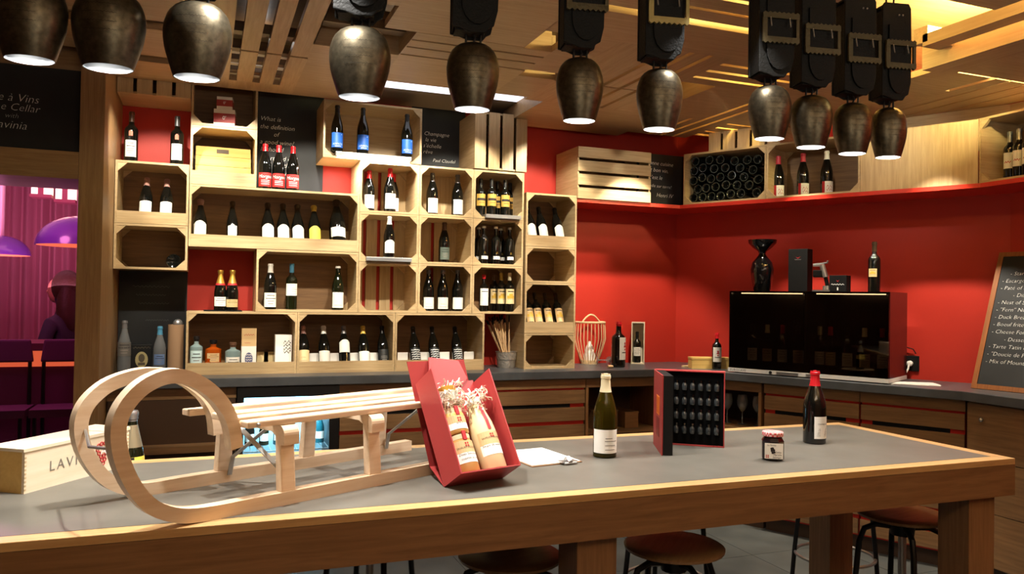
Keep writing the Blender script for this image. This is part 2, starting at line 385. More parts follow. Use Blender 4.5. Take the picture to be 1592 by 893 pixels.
def bottle(loc, h, kind='burgundy', d=None, glass=None, cap='black', capfrac=.2, lab=None, span=(.1, .38), labw=1.0, art='lines',
           label='', group=None, tilt=0.0, rotz=0.0, extra=None):
    glass = glass or GLASSBLACK; d = d or {'bordeaux': .074, 'burgundy': .082, 'champagne': .088, 'shoulder': .08}[kind]*h/.3
    ms = bottle_meshes(kind, h, d, glass, cap, capfrac, lab, span, labw, art)
    root = link('wine_bottle', ms['body'], None, loc, (-tilt, 0, rotz)); tag(root, label, 'bottle', group)
    if tilt: root.location.z += d/2*math.sin(tilt)
    if 'capsule' in ms: link('capsule', ms['capsule'], root)
    if 'label' in ms: link('paper_label', ms['label'], root)
    if extra: extra(root, d/2, h)
    return root
def on_shelf(px, ytop, z, Y, **k):
    """bottle standing on a shelf of height z at depth Y; px picks its X, ytop its height"""
    # X from the pixel column near its middle
    b = onY(px, 450, Y)
    # iterate along the column so roll is respected
    for _ in range(3):
        t = (b.x-onY(px, 450, Y).x)
        d = Vector((b.x, Y, z+.12))-O
        py = 446.5-FPX*d.dot(CU)/d.dot(CF); b = onY(px, py, Y)
    tilt = k.get('tilt', 0.0)
    h = k.pop('h', None)
    if h is None:
        top = onY(px, ytop, Y+(.11 if tilt else 0)); h = (top.z-z)/math.cos(tilt)
    return bottle((b.x, Y, z), h, **k)

# ------------------------------------------------------------------ setting
YF, YW = 5.28, 5.66           # crate fronts, red back wall
C0 = Vector((3.68, 5.65, 0)); TA = R(62)
DA = Vector((math.cos(TA), -math.sin(TA), 0)); NA = Vector((-math.sin(TA), -math.cos(TA), 0))
def pA(s, off, z=0.0): p = C0+DA*s+NA*off; return (p.x, p.y, z)
ROTA, ROTB = -TA, -R(90)
XB = 4.80                      # wall on the far right
bend = C0+DA*((XB-C0.x)/DA.x)

fl = struct('floor', B(-4.6, XB+.3, -3.2, 9.6, -.06, -.006), GROUT)
tm = MB().box(.002, .598, .002, .598, -.006, 0).mesh('tile', TILE)
for i in range(-1, 8):
    for j in range(2, 9): link('tile', tm, fl, (i*.6-.35, j*.6-.1, 0))
struct('wall_back', B(-.74, C0.x+.12, YW, YW+.12, 0, 3.3), RED)
mb = MB(); a = pA(-.02, 0); b = (bend.x, bend.y)
q = (a[0]-NA.x*.12, a[1]-NA.y*.12); q2 = (b[0]-NA.x*.12, b[1]-NA.y*.12)
mb.prism([(a[0], a[1]), (b[0], b[1]), q2, q], 0, 3.3); struct('wall_corner', mb, RED)
struct('wall_right', B(XB, XB+.12, -3.1, bend.y+.02, 0, 3.3), RED)
struct('wall_front', B(-4.5, XB+.1, -3.1, -3.0, 0, 3.3), DKZ)
struct('wall_left', B(-4.6, -4.5, -3.1, 5.0, 0, 3.3), DKZ)
# doorway side: post, lintel and far-left wall part
POSTZ = wood('door_post_oak', (168, 134, 92), (140, 106, 70), 'z'); POSTX = wood('lintel_oak', (168, 134, 92), (140, 106, 70), 'x')
struct('trim_1', B(-.652, -.534, 4.75, 5.66, 0, 2.9), POSTZ)
mb = B(-4.5, -.654, 4.75, 5.25, 2.20, 2.345); mb.box(-4.5, -.654, 4.82, 5.25, 2.345, 2.9); struct('trim_2', mb, POSTX)
struct('wall_left_end', B(-4.5, -2.4, 4.80, 5.0, 0, 2.2), DKZ)
dr = struct('door_1', B(-2.40, -2.34, 4.80, 5.2, 0, 2.2), DKZ)

# ceiling: upper deck, its left part darkened as if in shade, with oak boards, open recesses and slits hung below it
ce = struct('ceiling', B(-4.6, XB+.2, -3.2, YW+.1, 3.18, 3.28), CEX)
def panel(x0, x1, y0, y1, m=CEY, z=2.9, t=.035): return rect_plate('panel', ce, m, x0, x1, y0, y1, z, z+t)
DKRIB = wood('shadowed_oak', (104, 76, 48), (80, 56, 34), 'x')  # oak darkened in the colour to look shaded above the slits
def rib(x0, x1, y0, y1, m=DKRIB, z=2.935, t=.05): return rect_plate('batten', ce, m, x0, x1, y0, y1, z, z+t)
def side(x0, x1, y0, y1, z0=2.9, z1=3.18, m=CEX): return rect_plate('recess_side', ce, m, x0, x1, y0, y1, z0, z1)
# left soffit over the doorway, boards run along the wall
for y0, y1 in ((1.2, 2.6), (2.62, 4.11), (4.25, 4.73), (4.86, 5.262)): panel(-4.5, -.012, y0, y1, CEX)
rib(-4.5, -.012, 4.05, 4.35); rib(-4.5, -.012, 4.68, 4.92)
# board field with three slits running towards the shelves
for x0, x1 in ((-.012, .098), (.143, .232), (.275, .352), (.395, .49)):
    for y0, y1 in ((1.2, 4.405), (4.43, 5.06)): panel(x0, x1, y0, y1)
    panel(x0, x1, 5.06, 5.262)
for x in (.12, .253, .373):
    panel(x-.024, x+.024, 5.06, 5.262)
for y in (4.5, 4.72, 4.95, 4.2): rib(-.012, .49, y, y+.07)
for y in (4.6, 4.84): rect_plate('white_batten', ce, WHITECARD, .04, .44, y, y+.05, 2.945, 2.98)
panel(.49, .94, 4.16, 5.262, CEX); 
point((.25, 4.73, 3.10), .7, (1, .97, .93), .03); rect_plate('shaded_deck_sheet', ce, DKRIB, -4.5, .94, 1.2, 5.26, 3.165, 3.178); rect_plate('shaded_deck_sheet', ce, DKRIB, .95, 2.0, 1.2, 4.67, 3.165, 3.178)  # hidden lamp added for the battens; dark sheets added so slits look shaded
# open recess with inner beams
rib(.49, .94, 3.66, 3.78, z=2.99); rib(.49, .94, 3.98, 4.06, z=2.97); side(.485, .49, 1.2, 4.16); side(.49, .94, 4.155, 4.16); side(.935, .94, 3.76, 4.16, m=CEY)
panel(.775, 1.50, 2.3, 3.755, CEX); panel(.94, 1.50, 3.76, 3.865, CEX)
panel(.94, 1.665, 3.885, 3.985, CEX); panel(.94, 1.665, 4.005, 4.12, CEX); panel(.94, 1.665, 4.14, 4.68, CEX); panel(1.50, 1.665, 3.775, 3.865, CEX)
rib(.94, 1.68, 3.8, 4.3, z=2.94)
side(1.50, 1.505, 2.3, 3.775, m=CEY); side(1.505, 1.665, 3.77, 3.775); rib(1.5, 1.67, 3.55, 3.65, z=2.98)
side(.94, 2.03, 4.675, 4.68, 2.9, 2.93)
panel(1.665, 1.90, 4.25, 4.68, CEX); side(1.67, 1.9, 4.245, 4.25); panel(1.665, 1.9, 3.48, 4.11, CEX)
# long board across and broad field with three long slits
panel(1.50, 3.0, 3.13, 3.48, CEX); panel(1.50, 2.62, 2.955, 3.06, CEX); panel(1.5, 2.6, 2.82, 2.93, CEX); panel(1.5, 2.6, 2.3, 2.79, CEX)
for x0, x1 in ((1.9, 2.195), (2.225, 2.325), (2.355, 2.445), (2.475, 2.60)): panel(x0, x1, 3.48, 4.24)
for x0, x1 in ((1.9, 2.195), (2.225, 2.325), (2.355, 2.445), (2.475, 2.60)): panel(x0, x1, 4.26, 4.74)
rib(1.9, 2.58, 4.2, 4.3, z=2.945)
panel(2.04, 3.0, 4.74, 5.48, CEX)
# yellow-lit cross slits
for y0, y1 in ((3.48, 3.57), (3.605, 3.70), (3.735, 3.83), (3.865, 3.965)): panel(2.60, 3.25, y0, y1, CEX)
panel(2.84, 3.25, 3.965, 4.36, CEX); side(2.6, 2.84, 4.355, 4.36); side(2.835, 2.84, 3.965, 4.36, m=CEY); panel(2.60, 3.25, 4.36, 4.74, CEX)
for x0, x1 in ((3.0, 3.17), (3.20, 3.275), (3.305, 3.385), (3.415, 3.52)): panel(x0, x1, 4.74, 5.32)
for x0, x1 in ((3.25, 3.275), (3.305, 3.385), (3.415, 3.52)): panel(x0, x1, 4.1, 4.74)
for y0, y1 in ((4.10, 4.76), (4.79, 4.89), (4.925, 5.03), (5.065, 5.14)): panel(3.52, 4.0, y0, y1, CEX)
panel(3.25, 4.18, 3.48, 4.10, CEX); panel(4.0, 4.18, 4.1, 5.2, CEX)
# field over the right counter with three fine slits
for x0, x1 in ((4.18, 4.29), (4.305, 4.44), (4.455, 4.585), (4.60, 4.78)): panel(x0, x1, 3.18, 4.3)
side(2.04, 3.0, 5.475, 5.48); side(3.0, 3.52, 5.315, 5.32); side(2.035, 2.04, 4.74, 5.48); side(3.52, 4.18, 5.2, 5.205); side(-4.5, .94, 5.262, 5.266)  # boards added to block lamp light leaking onto the back wall
# bright cove with two long beams
rect_plate('beam', ce, CEY, 3.33, 3.43, -1.0, 2.93, 2.9, 2.96); rect_plate('beam', ce, CEY, 3.50, 3.70, -1.0, 3.08, 2.84, 2.99)
rect_plate('beam', ce, CEX, 3.33, 3.74, 2.90, 2.98, 2.92, 3.0)
panel(3.70, 4.78, 2.0, 3.02, CEX, z=2.84); panel(3.74, 4.14, 3.18, 3.48, CEX)
panel(2.85, 3.20, .8, 2.44, CEX); panel(-.012, 2.85, .8, 2.2, CEX); panel(-4.5, 4.78, -3.0, .8, CEX); panel(-4.5, -.012, .8, 1.2, CEX)
panel(.49, .775, 2.2, 3.45, CEX)
struct('trim_3', B(.95, 2.03, 4.98, 5.20, 3.00, 3.06), COVE)
struct('trim_4', B(.95, 2.1, 5.2, 5.66, 3.0, 3.04), mat('grey_plaster', (150, 138, 120), 0.8))

# ------------------------------------------------------------------ neighbouring pink room
struct('wall_left_back', B(-3.6, .2, 9.3, 9.4, 0, 3.0), mat('pink_room_plaster', (220, 200, 205), 0.8))
mb = B(-4.5, .2, 5.79, 9.4, 2.75, 2.8); mb.box(-4.5, -.76, 5.26, 5.79, 2.75, 2.8); struct('ceiling_left', mb, MATS['pink_room_plaster'])
struct('wall_left_side', B(.1, .2, 5.78, 9.4, 0, 2.75), MATS['pink_room_plaster'])
mb = MB(); vs = []; fs = []
n = 240
for i in range(n+1):
    x = -3.6+3.7*i/n; y = 9.15+.045*math.sin(i*.8)+.02*math.sin(i*.33+1)
    vs += [(x, y, .05), (x, y, 2.70)]
for i in range(n): fs.append((2*i, 2*i+2, 2*i+3, 2*i+1))
mb.add(vs, fs); tag(obj('curtain', mb, mat('mauve_curtain', (176, 112, 132), 0.8), smooth=True), 'long mauve curtain hanging in folds across the pink lit room', 'curtain')
VIOLET = mat('violet_dome_lacquer', (96, 50, 150), 0.22, coat=.4); DOMEIN = mat('dome_inside', (255, 150, 110), 0.6, emit=.35)
def dome(px, py, Y, w, label):
    p = onY(px, py, Y); t = thing('pendant_lamp', label, 'lamp', p)
    pr = [(w*math.cos(a), w*.74*math.sin(a)) for a in [math.pi/2*i/9 for i in range(10)]]
    obj('lamp_shade', MB().lathe(pr, 28), VIOLET, t, True)
    obj('shade_lining', MB().lathe([(r*.96, z*.94) for r, z in pr], 28), DOMEIN, t, True)
    obj('rod', MB().tube([(0, 0, w*.72), (0, 0, 2.75-p.z)], .03, 10), mat('pale_rod', (220, 180, 200), .3, .4), t, True)
dome(126, 383, 6.6, .30, 'large violet dome pendant lamp beside the wooden door post')
dome(0, 397, 8.0, .235, 'small violet dome pendant lamp before the pink curtain')
for px, py, lb in ((66, 300, 'small square white ceiling lamp farther from the door post'), (103, 308, 'small square white ceiling lamp next to the door post')):
    p = onY(px, py, 7.6); t = thing('ceiling_lamp', lb, 'lamp', p)
    obj('lamp_shade', B(-.07, -.02, -.07, .07, -.02, 2.75-p.z), mat('lit_shade', (255, 226, 205), .6, emit=.9), t); obj('lamp_shade', B(.02, .07, -.07, .07, -.02, 2.75-p.z), MATS['lit_shade'], t)
    obj('bracket', MB().box(-.08, .08, -.08, .08, -.045, -.02).box(-.02, .02, -.08, .08, -.02, 2.75-p.z), mat('maroon_metal', (110, 40, 60), .5), t)
# bar in the pink room
zb = onY(60, 534, 6.1).z
t = thing('bar_counter', 'long dark bar with a glowing orange edge in the pink room', 'bar', (-1.4, 6.3, 0))
obj('bar_front', B(-1.9, .75, -.15, .3, 0, zb-.16), mat('bar_maroon', (112, 40, 92), .5), t); obj('bar_top', B(-1.95, .75, -.22, .3, zb-.05, zb), mat('bar_plum', (96, 40, 62), .35), t)
obj('glow_strip', B(-1.9, .75, -.16, -.10, zb-.16, zb-.05), mat('bar_glow', (255, 110, 70), .5, emit=.5), t)
for px, lb in ((6, 'plum upholstered bar chair back farther from the door post'), (104, 'plum upholstered bar chair back beside the wooden door post')):
    p = onY(px, 520, 5.95); t = thing('bar_chair', lb, 'chair', (p.x, 6.02, 0))
    obj('backrest', MB().prism([(-.16, zb-.12), (.16, zb-.12), (.14, zb+.03), (-.14, zb+.03)], -.02, .02, 'y'), mat('plum_cloth', (84, 36, 76), .8), t, bevel=.012)
    obj('seat', B(-.17, .17, -.3, .0, zb-.45, zb-.40), MATS['plum_cloth'], t)
    for sx in (-.14, .14):
        for sy in (-.27, -.01): obj('leg', MB().tube([(sx, sy, 0), (sx, sy, zb-.12 if sy > -.1 else zb-.42)], .012, 6), BLACKMET, t)
# seated person at the bar, seen from behind
def skin_mesh(name, nodes, edges, m, parent, levels=2):
    me = bpy.data.meshes.new(name); me.from_pydata([n[0] for n in nodes], edges, [])
    o = bpy.data.objects.new(name, me); COL.objects.link(o); me.materials.append(m); o.parent = parent
    md = o.modifiers.new('skin', 'SKIN'); md.use_smooth_shade = True
    for v, n_ in zip(me.skin_vertices[0].data, nodes): v.radius = (n_[1], n_[2] if len(n_) > 2 else n_[1])
    me.skin_vertices[0].data[0].use_root = True
    ms = o.modifiers.new('sub', 'SUBSURF'); ms.levels = levels; ms.render_levels = levels
    return o
hd = onY(104, 452, 7.25)
t = thing('person', 'person with long brown hair in dark clothes sitting in pink light', 'person', (hd.x, 7.25, 0), R(-115))
hz = hd.z
body = skin_mesh('body', [((0, 0, hz-.68), .15, .11), ((0, .0, hz-.45), .14, .10), ((0, -.01, hz-.28), .17, .10), ((0, -.01, hz-.18), .06), ((0, -.03, hz-.08), .055), ((0, -.04, hz+.02), .085, .1), ((0, -.04, hz+.1), .06),
   ((-.17, -.01, hz-.26), .06), ((-.23, -.05, hz-.47), .045), ((-.17, -.25, hz-.58), .035), ((-.14, -.32, hz-.58), .03),
   ((.17, -.01, hz-.26), .06), ((.23, -.05, hz-.47), .045), ((.17, -.25, hz-.58), .035), ((.14, -.32, hz-.58), .03),
   ((-.09, -.3, hz-.74), .085), ((-.09, -.42, hz-1.1), .055), ((.09, -.3, hz-.74), .085), ((.09, -.42, hz-1.1), .055), ((-.09, -.42, .5), .04), ((.09, -.42, .5), .04)],
   [(0,1),(1,2),(2,3),(3,4),(4,5),(5,6),(2,7),(7,8),(8,9),(9,10),(2,11),(11,12),(12,13),(13,14),(0,15),(15,16),(0,17),(17,18),(16,19),(18,20)], CLOTH, t)
obj('hair', MB().sphere((0, 0, hz+.03), .125, 16, sc=(.85, .95, 1.1)).lathe([(.105, hz+.02), (.12, hz-.08), (.125, hz-.2), (.10, hz-.3), (.05, hz-.34), (0, hz-.34)], 16, cy=.03, sy=.7), HAIR, t, True)
obj('face', MB().sphere((0, -.09, hz), .085, 14, sc=(.8, .7, 1.2)).sphere((0, -.155, hz-.01), .016, 8), SKIN, t, True)
t = thing('stool', 'round upholstered stool under the person in the pink room', 'stool', (hd.x, 7.25, 0))
obj('seat', MB().lathe([(0, hz-.86), (.18, hz-.86), (.19, hz-.83), (.17, hz-.80), (0, hz-.80)], 18), MATS['plum_cloth'], t, True); obj('column', MB().lathe([(.2, 0), (.2, .02), (.03, .04), (.03, hz-.86)], 14), BLACKMET, t, True)

# ------------------------------------------------------------------ worktop and cabinets
ZC = 1.09
def bendpt(off): # corner shared by back wall offset line and corner-wall offset line
    dx = -(off-math.cos(TA)*off)/math.sin(TA); return (C0.x+dx, YW-off)
def bendpt2(off):
    x = XB-off; dy = -(off-math.sin(TA)*(-1)*(-1)*0 + math.sin(TA)*(x-C0.x))/math.cos(TA); return (x, C0.y+dy)
p1, p2 = bendpt(.60), bendpt2(.60)
mb = MB(); mb.prism([(-.53, YW-.60), p1, p2, (XB-.60, -1.2), (XB, -1.2), (XB, bend.y), (C0.x, YW), (-.53, YW)], ZC-.055, ZC)
tag(obj('worktop', mb, SLATE, bevel=.004), 'dark slate worktop running under the crates and around the corner', 'worktop')
YC = YW-.56
def slat_front(root, w, z0, z1, n, m=DKX, handle=True):
    """red carcass back with oak planks and open slits in front (local x 0..w, y 0 at the front)"""
    obj('carcass', MB().box(.005, w-.005, .02, .5, z0, z1), mat('red_carcass', (200, 40, 28), .5), root)
    hgt = (z1-z0)/n
    for i in range(n): rect_plate('plank', root, m, .004, w-.004, 0, .018, z0+i*hgt+.014, z0+(i+1)*hgt-.014)
    pass
    if handle: rect_plate('handle_recess', root, BLACKMATTE, w*.12, w*.86, .012, .0199, z0+(n-1)*hgt-.013, z0+(n-1)*hgt+.013)
def cab(name, label, x0, x1, slats=True, fill=None, cat='cabinet', loc=None, rot=0.0, n=7):
    t = thing(name, label, cat, loc or (x0, YC, 0), rot); wdt = x1-x0
    rect_plate('plinth', t, DARKBROWN, 0, wdt, .06, .5, 0, .10)
    rect_plate('top_rail', t, DKX, 0, wdt, 0, .5, ZC-.125, ZC-.056)
    if slats: slat_front(t, wdt, .10, ZC-.127, n)
    return t
cab('slatted_cabinet', 'slatted oak cabinet under the worktop just right of the bottle cooler', .805, 1.72)
cab('slatted_cabinet', 'slatted oak cabinet under the worktop below the breadstick bucket', 1.725, 2.56)
t = cab('open_cabinet', 'open dark cabinet niche holding wooden boxes near the white wine bottle', 2.565, 3.22, slats=False)
for bx in ((0, .02, 0, .5, .1, ZC-.127), (.635, .655, 0, .5, .1, ZC-.127)): rect_plate('side_panel', t, DKZ, *bx)
rect_plate('back_panel', t, DARKBROWN, .02, .635, .48, .5, .1, ZC-.127); rect_plate('shelf', t, DKX, .02, .635, .02, .48, .62, .64)
for i, (x, wd, hh, lb) in enumerate(((2.78, .20, .14, 'brown wooden wine case inside the open cabinet niche, left one'), (3.0, .12, .12, 'smaller wooden case inside the open cabinet niche, right one'))):
    t2 = thing('wooden_case', lb, 'box', (x, YC+.1, .64), .1*i); rect_plate('case_body', t2, DKX, -wd/2, wd/2, 0, .25, 0, hh-.012); rect_plate('case_lid', t2, DKX, -wd/2-.003, wd/2+.003, -.003, .253, hh-.012, hh)
t = cab('dark_cabinet', 'plain dark brown cabinet under the worktop behind the sled curls', -.53, .18, slats=False)
rect_plate('front_panel', t, DARKBROWN, .005, .705, 0, .02, .1, ZC-.127); rect_plate('side_panel', t, DARKBROWN, 0, .71, .02, .5, .1, ZC-.127)
rect_plate('step_board', t, DKX, .0, .71, -.1, -.001, .66, .70)
# glass fronted bottle cooler
fx0, fx1 = .185, .80
t = thing('bottle_cooler', 'black glass door cooler with blue lit shelves behind the sled', 'cooler', (fx0, YC, 0)); wd = fx1-fx0
COOLB = mat('cooler_black', (14, 13, 13), .4)
mb = MB().box(0, .04, 0, .5, 0, 1.03).box(wd-.04, wd, 0, .5, 0, 1.03)  .box(.04, wd-.04, 0, .5, .98, 1.03).box(.04, wd-.04, 0, .5, 0, .1)
obj('casing', mb, COOLB, t)
obj('inner_back', B(.04, wd-.04, .44, .45, .1, .98), mat('cooler_lining', (150, 190, 205), .5), t)
for z in (.40, .62, .84):
    mb = MB()
    for k in range(14): mb.tube([(.05+(wd-.1)*k/13, .04, z), (.05+(wd-.1)*k/13, .43, z)], .003, 5)
    mb.tube([(.05, .04, z), (wd-.05, .04, z)], .004, 5); obj('wire_shelf', mb, STEEL, t)
obj('light_strip', B(.06, wd-.06, .05, .08, .964, .979), mat('cooler_light', (190, 235, 255), .5, emit=5), t)
mb = MB().box(.0, .035, -.03, -.002, .1, 1.03).box(wd-.06, wd, -.03, -.002, .1, 1.03).box(.035, wd-.06, -.03, -.002, .965, 1.03).box(.035, wd-.06, -.03, -.002, .1, .16)
dd = obj('door', mb, COOLB, t); obj('pane', B(.035, wd-.06, -.018, -.012, .16, .965), CLEAR, dd)
area((fx0+wd/2, YC+.10, .96), (fx0+wd/2, YC+.30, .6), 16, .4, .04, (.55, .85, 1.0))
for k in range(6):
    x = fx0+.09+k*.088; m_ = [GLASSBLACK, GLASSDK, mat('teal_glass', (20, 70, 80), .1)][k % 3]
    bottle((x, YC+.24, .625), .19, 'burgundy', .062, m_, 'silver', .2, WHITE_L, (.15, .4), 1.0, 'none', label='small chilled bottle on the upper wire shelf inside the bottle cooler', group='bottles chilled in the cooler')
# corner-wall cabinets
t = cab('glass_cabinet', 'dark open cabinet with wine glasses beside the red tasting kit', 0, .62, slats=False, loc=pA(.36, .56), rot=ROTA)
rect_plate('side_panel', t, DARKBROWN, 0, .02, .0, .5, .1, ZC-.127); rect_plate('side_panel', t, DKZ, .60, .62, 0, .5, .1, ZC-.127); rect_plate('back_panel', t, DARKBROWN, .02, .6, .48, .5, .1, ZC-.127); rect_plate('shelf', t, DKX, .02, .6, .02, .48, .68, .70)
GP = [(0, 0), (.034, 0), (.034, .003), (.005, .008), (.004, .09), (.02, .105), (.038, .14), (.040, .17), (.032, .215), (.030, .215), (.037, .17), (.035, .142), (.018, .11), (0, .105)]
gm = MB().lathe(GP, 16).mesh('wine_glass', mat('crystal_glass', (228, 234, 236), .03, trans=.8, ior=1.35, coat=1.0), True)
for k in range(4):
    tag(link('wine_glass', gm, None, pA(.36+.16+.12*k, .38, .70)), 'clear stemmed wine glass standing in the dark open cabinet', 'glass', 'glasses in the dark cabinet')
cab('slatted_cabinet', 'slatted oak cabinet below the middle of the black wine dispenser', 0, .64, loc=pA(1.0, .56), rot=ROTA)
cab('slatted_cabinet', 'slatted oak cabinet below the right end of the wine dispenser', 0, .60, loc=pA(1.645, .56), rot=ROTA)
for k, (y0, lb) in enumerate(((3.395, 'plain oak drawer cabinet under the menu board at the bend'), (2.745, 'plain oak drawer cabinet with a steel knob behind the table leg'))):
    t = thing('drawer_cabinet', lb, 'cabinet', (XB-.56, y0, 0), ROTB); wd = .645
    rect_plate('plinth', t, DARKBROWN, 0, wd, .05, .5, 0, .09); rect_plate('body', t, DKX, 0, wd, .02, .5, .09, ZC-.056)
    for z0, z1 in ((.095, .40), (.405, .70), (.705, ZC-.065)):
        d_ = rect_plate('drawer_front', t, DKX, .004, wd-.004, -.002, .02, z0, z1)
        obj('knob', MB().sphere((wd*.16, -.014, (z0+z1)/2+.07), .013, 10), STEEL, d_, True)

# ------------------------------------------------------------------ crates
def crate(label, loc, wdt, hgt, dep=.37, rotz=0.0, lip=0.0, back='solid', corners=True, nslat=4, lit=None, name='wooden_crate', group=None, t=.013, open_front=True, hslats=False, bm=None):
    r = thing(name, label, 'crate', loc, rotz, group)
    rect_plate('side_panel', r, OY, 0, t, 0, dep, 0, hgt); rect_plate('side_panel', r, OY, wdt-t, wdt, 0, dep, 0, hgt)
    rect_plate('bottom_panel', r, OX, t, wdt-t, 0, dep, 0, t); rect_plate('top_panel', r, OX, t, wdt-t, 0, dep, hgt-t, hgt)
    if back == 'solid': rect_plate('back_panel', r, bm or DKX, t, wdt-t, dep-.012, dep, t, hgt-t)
    else:
        n = nslat; g = .024; sw = (wdt-2*t-g*(n-1))/n
        for i in range(n): rect_plate('back_slat', r, OZ, t+i*(sw+g), t+i*(sw+g)+sw, dep-.012, dep, t, hgt-t)
    c = .052
    if corners and open_front:
        e = .0015
        for sx, sz in ((0, 0), (1, 0), (0, 1), (1, 1)):
            x = t if sx == 0 else wdt-t; z = t if sz == 0 else hgt-t
            dx = c if sx == 0 else -c; dz = c if sz == 0 else -c
            if lip and sz == 0: continue
            for (y0, y1) in ((.002, .026), (dep-.04, dep-.013)):
                obj('corner_block', MB().prism([(x, z), (x+dx, z), (x, z+dz)], y0, y1, 'y'), OX, r)
    if lip: rect_plate('front_lip', r, OX, t, wdt-t, .002, .014, .002, lip)
    if not open_front:
        n = nslat; g = .022
        if hslats:
            sw = (hgt-g*(n-1))/n
            for i in range(n): rect_plate('front_slat', r, OX, 0, wdt, -.012, 0, i*(sw+g), i*(sw+g)+sw)
        else:
            sw = (wdt-g*(n-1))/n
            for i in range(n): rect_plate('front_slat', r, OZ, i*(sw+g), i*(sw+g)+sw, -.012, 0, 0, hgt)
    return r
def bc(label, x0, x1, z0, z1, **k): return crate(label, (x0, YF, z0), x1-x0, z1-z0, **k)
F = .0135
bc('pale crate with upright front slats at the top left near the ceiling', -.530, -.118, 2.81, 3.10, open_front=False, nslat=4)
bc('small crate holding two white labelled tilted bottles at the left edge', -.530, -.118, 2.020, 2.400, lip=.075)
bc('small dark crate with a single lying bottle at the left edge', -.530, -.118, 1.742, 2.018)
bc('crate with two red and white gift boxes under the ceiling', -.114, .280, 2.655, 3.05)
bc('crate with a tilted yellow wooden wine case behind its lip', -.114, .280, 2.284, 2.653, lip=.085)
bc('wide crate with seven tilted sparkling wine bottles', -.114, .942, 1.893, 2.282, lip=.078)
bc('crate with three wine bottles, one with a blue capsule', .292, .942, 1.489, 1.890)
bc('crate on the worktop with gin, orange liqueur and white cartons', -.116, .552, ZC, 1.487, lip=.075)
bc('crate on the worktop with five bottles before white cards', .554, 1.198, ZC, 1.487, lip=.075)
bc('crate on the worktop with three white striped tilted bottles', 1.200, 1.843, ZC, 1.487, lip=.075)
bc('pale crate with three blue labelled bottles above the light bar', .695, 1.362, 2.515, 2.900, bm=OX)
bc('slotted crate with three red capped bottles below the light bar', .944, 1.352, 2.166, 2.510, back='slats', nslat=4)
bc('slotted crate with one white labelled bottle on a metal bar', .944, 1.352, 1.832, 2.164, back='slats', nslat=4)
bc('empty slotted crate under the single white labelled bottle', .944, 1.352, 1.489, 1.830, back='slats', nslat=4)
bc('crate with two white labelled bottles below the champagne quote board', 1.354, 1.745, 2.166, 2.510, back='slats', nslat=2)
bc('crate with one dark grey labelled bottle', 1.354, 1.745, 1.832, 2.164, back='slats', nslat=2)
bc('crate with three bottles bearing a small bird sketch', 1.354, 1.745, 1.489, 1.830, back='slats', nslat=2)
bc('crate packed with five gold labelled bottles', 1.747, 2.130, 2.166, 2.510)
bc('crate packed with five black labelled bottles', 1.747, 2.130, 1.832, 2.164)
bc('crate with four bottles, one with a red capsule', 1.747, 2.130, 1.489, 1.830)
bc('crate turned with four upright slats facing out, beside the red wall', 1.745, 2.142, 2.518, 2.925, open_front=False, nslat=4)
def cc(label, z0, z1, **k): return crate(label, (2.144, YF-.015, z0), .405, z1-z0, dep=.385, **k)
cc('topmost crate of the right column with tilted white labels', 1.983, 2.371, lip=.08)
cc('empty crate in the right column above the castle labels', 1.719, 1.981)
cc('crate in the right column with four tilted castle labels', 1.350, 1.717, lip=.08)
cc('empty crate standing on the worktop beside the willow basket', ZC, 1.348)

# aluminium display bars
def bar(label, x0, x1, z, glow):
    t = thing('display_bar', label, 'light bar', (x0, YF-.03, z)); wd = x1-x0
    obj('rail', MB().prism([(0, 0), (.09, 0), (.09, .014), (0, .022)], 0, wd, 'x'), ALU, t)
    if glow: obj('light_strip', B(.01, wd-.01, .004, .05, -.006, -.0005), mat('bar_light', (255, 238, 220), .5, emit=9), t)
    obj('bar_top', B(.0, wd, .0, .09, .0222, .026), WHITECARD if glow is not False else ALU, t)
bar('glowing metal bar under the blue labelled bottles', .775, 1.285, 2.528, True)
area((1.03, YF-.014, 2.516), (1.03, YF+.10, 1.9), 5, .5, .02, WHITE, 160); area((.815, YF+.10, 2.511), (.815, YF+.12, 2.0), 2.2, .08, .16, WHITE, 170)
bar('white topped metal bar under the single white labelled bottle', .99, 1.30, 1.838, None)
bar('grey metal bar under the gold labelled bottles', 1.83, 2.10, 2.170, False)

# ------------------------------------------------------------------ bottles on the wall
def drop(root, r, h):
    mb = MB(); arc(mb, r+.0008, -.28, .28, .52*h, .60*h, 0, 6, top=.03*h); obj('emblem', mb, mat('coral_drop', (226, 110, 84), .5), root)
on_shelf(204, 174, 2.401, 5.42, kind='bordeaux', cap='brown', lab=WHITE_L, span=(.12, .44), labw=.85, art='lines', extra=drop, label='bordeaux bottle with coral drop emblem and brown capsule in the red niche')
on_shelf(275, 181, 2.401, 5.42, kind='bordeaux', cap='grey', lab=WHITE_L, span=(.12, .44), labw=.85, art='none', extra=drop, label='bordeaux bottle with coral drop emblem and grey capsule in the red niche')
TL = R(20); YT = 5.345
on_shelf(226, 281, 2.034, YT, tilt=TL, cap='rose', lab=WHITE_L, span=(.08, .40), art='plain', label='left bottle of the pair tilted in the small left crate')
on_shelf(258, 283, 2.034, YT, tilt=TL, cap='rose', lab=WHITE_L, span=(.08, .40), art='plain', label='right bottle of the pair tilted in the small left crate')
p = onY(270, 404, YF+.07)
r = bottle((p.x, p.y, 1.756+.044), .30, 'champagne', .088, label='single bottle lying in the dark crate with its base outwards'); r.rotation_euler = (R(-90), 0, 0)
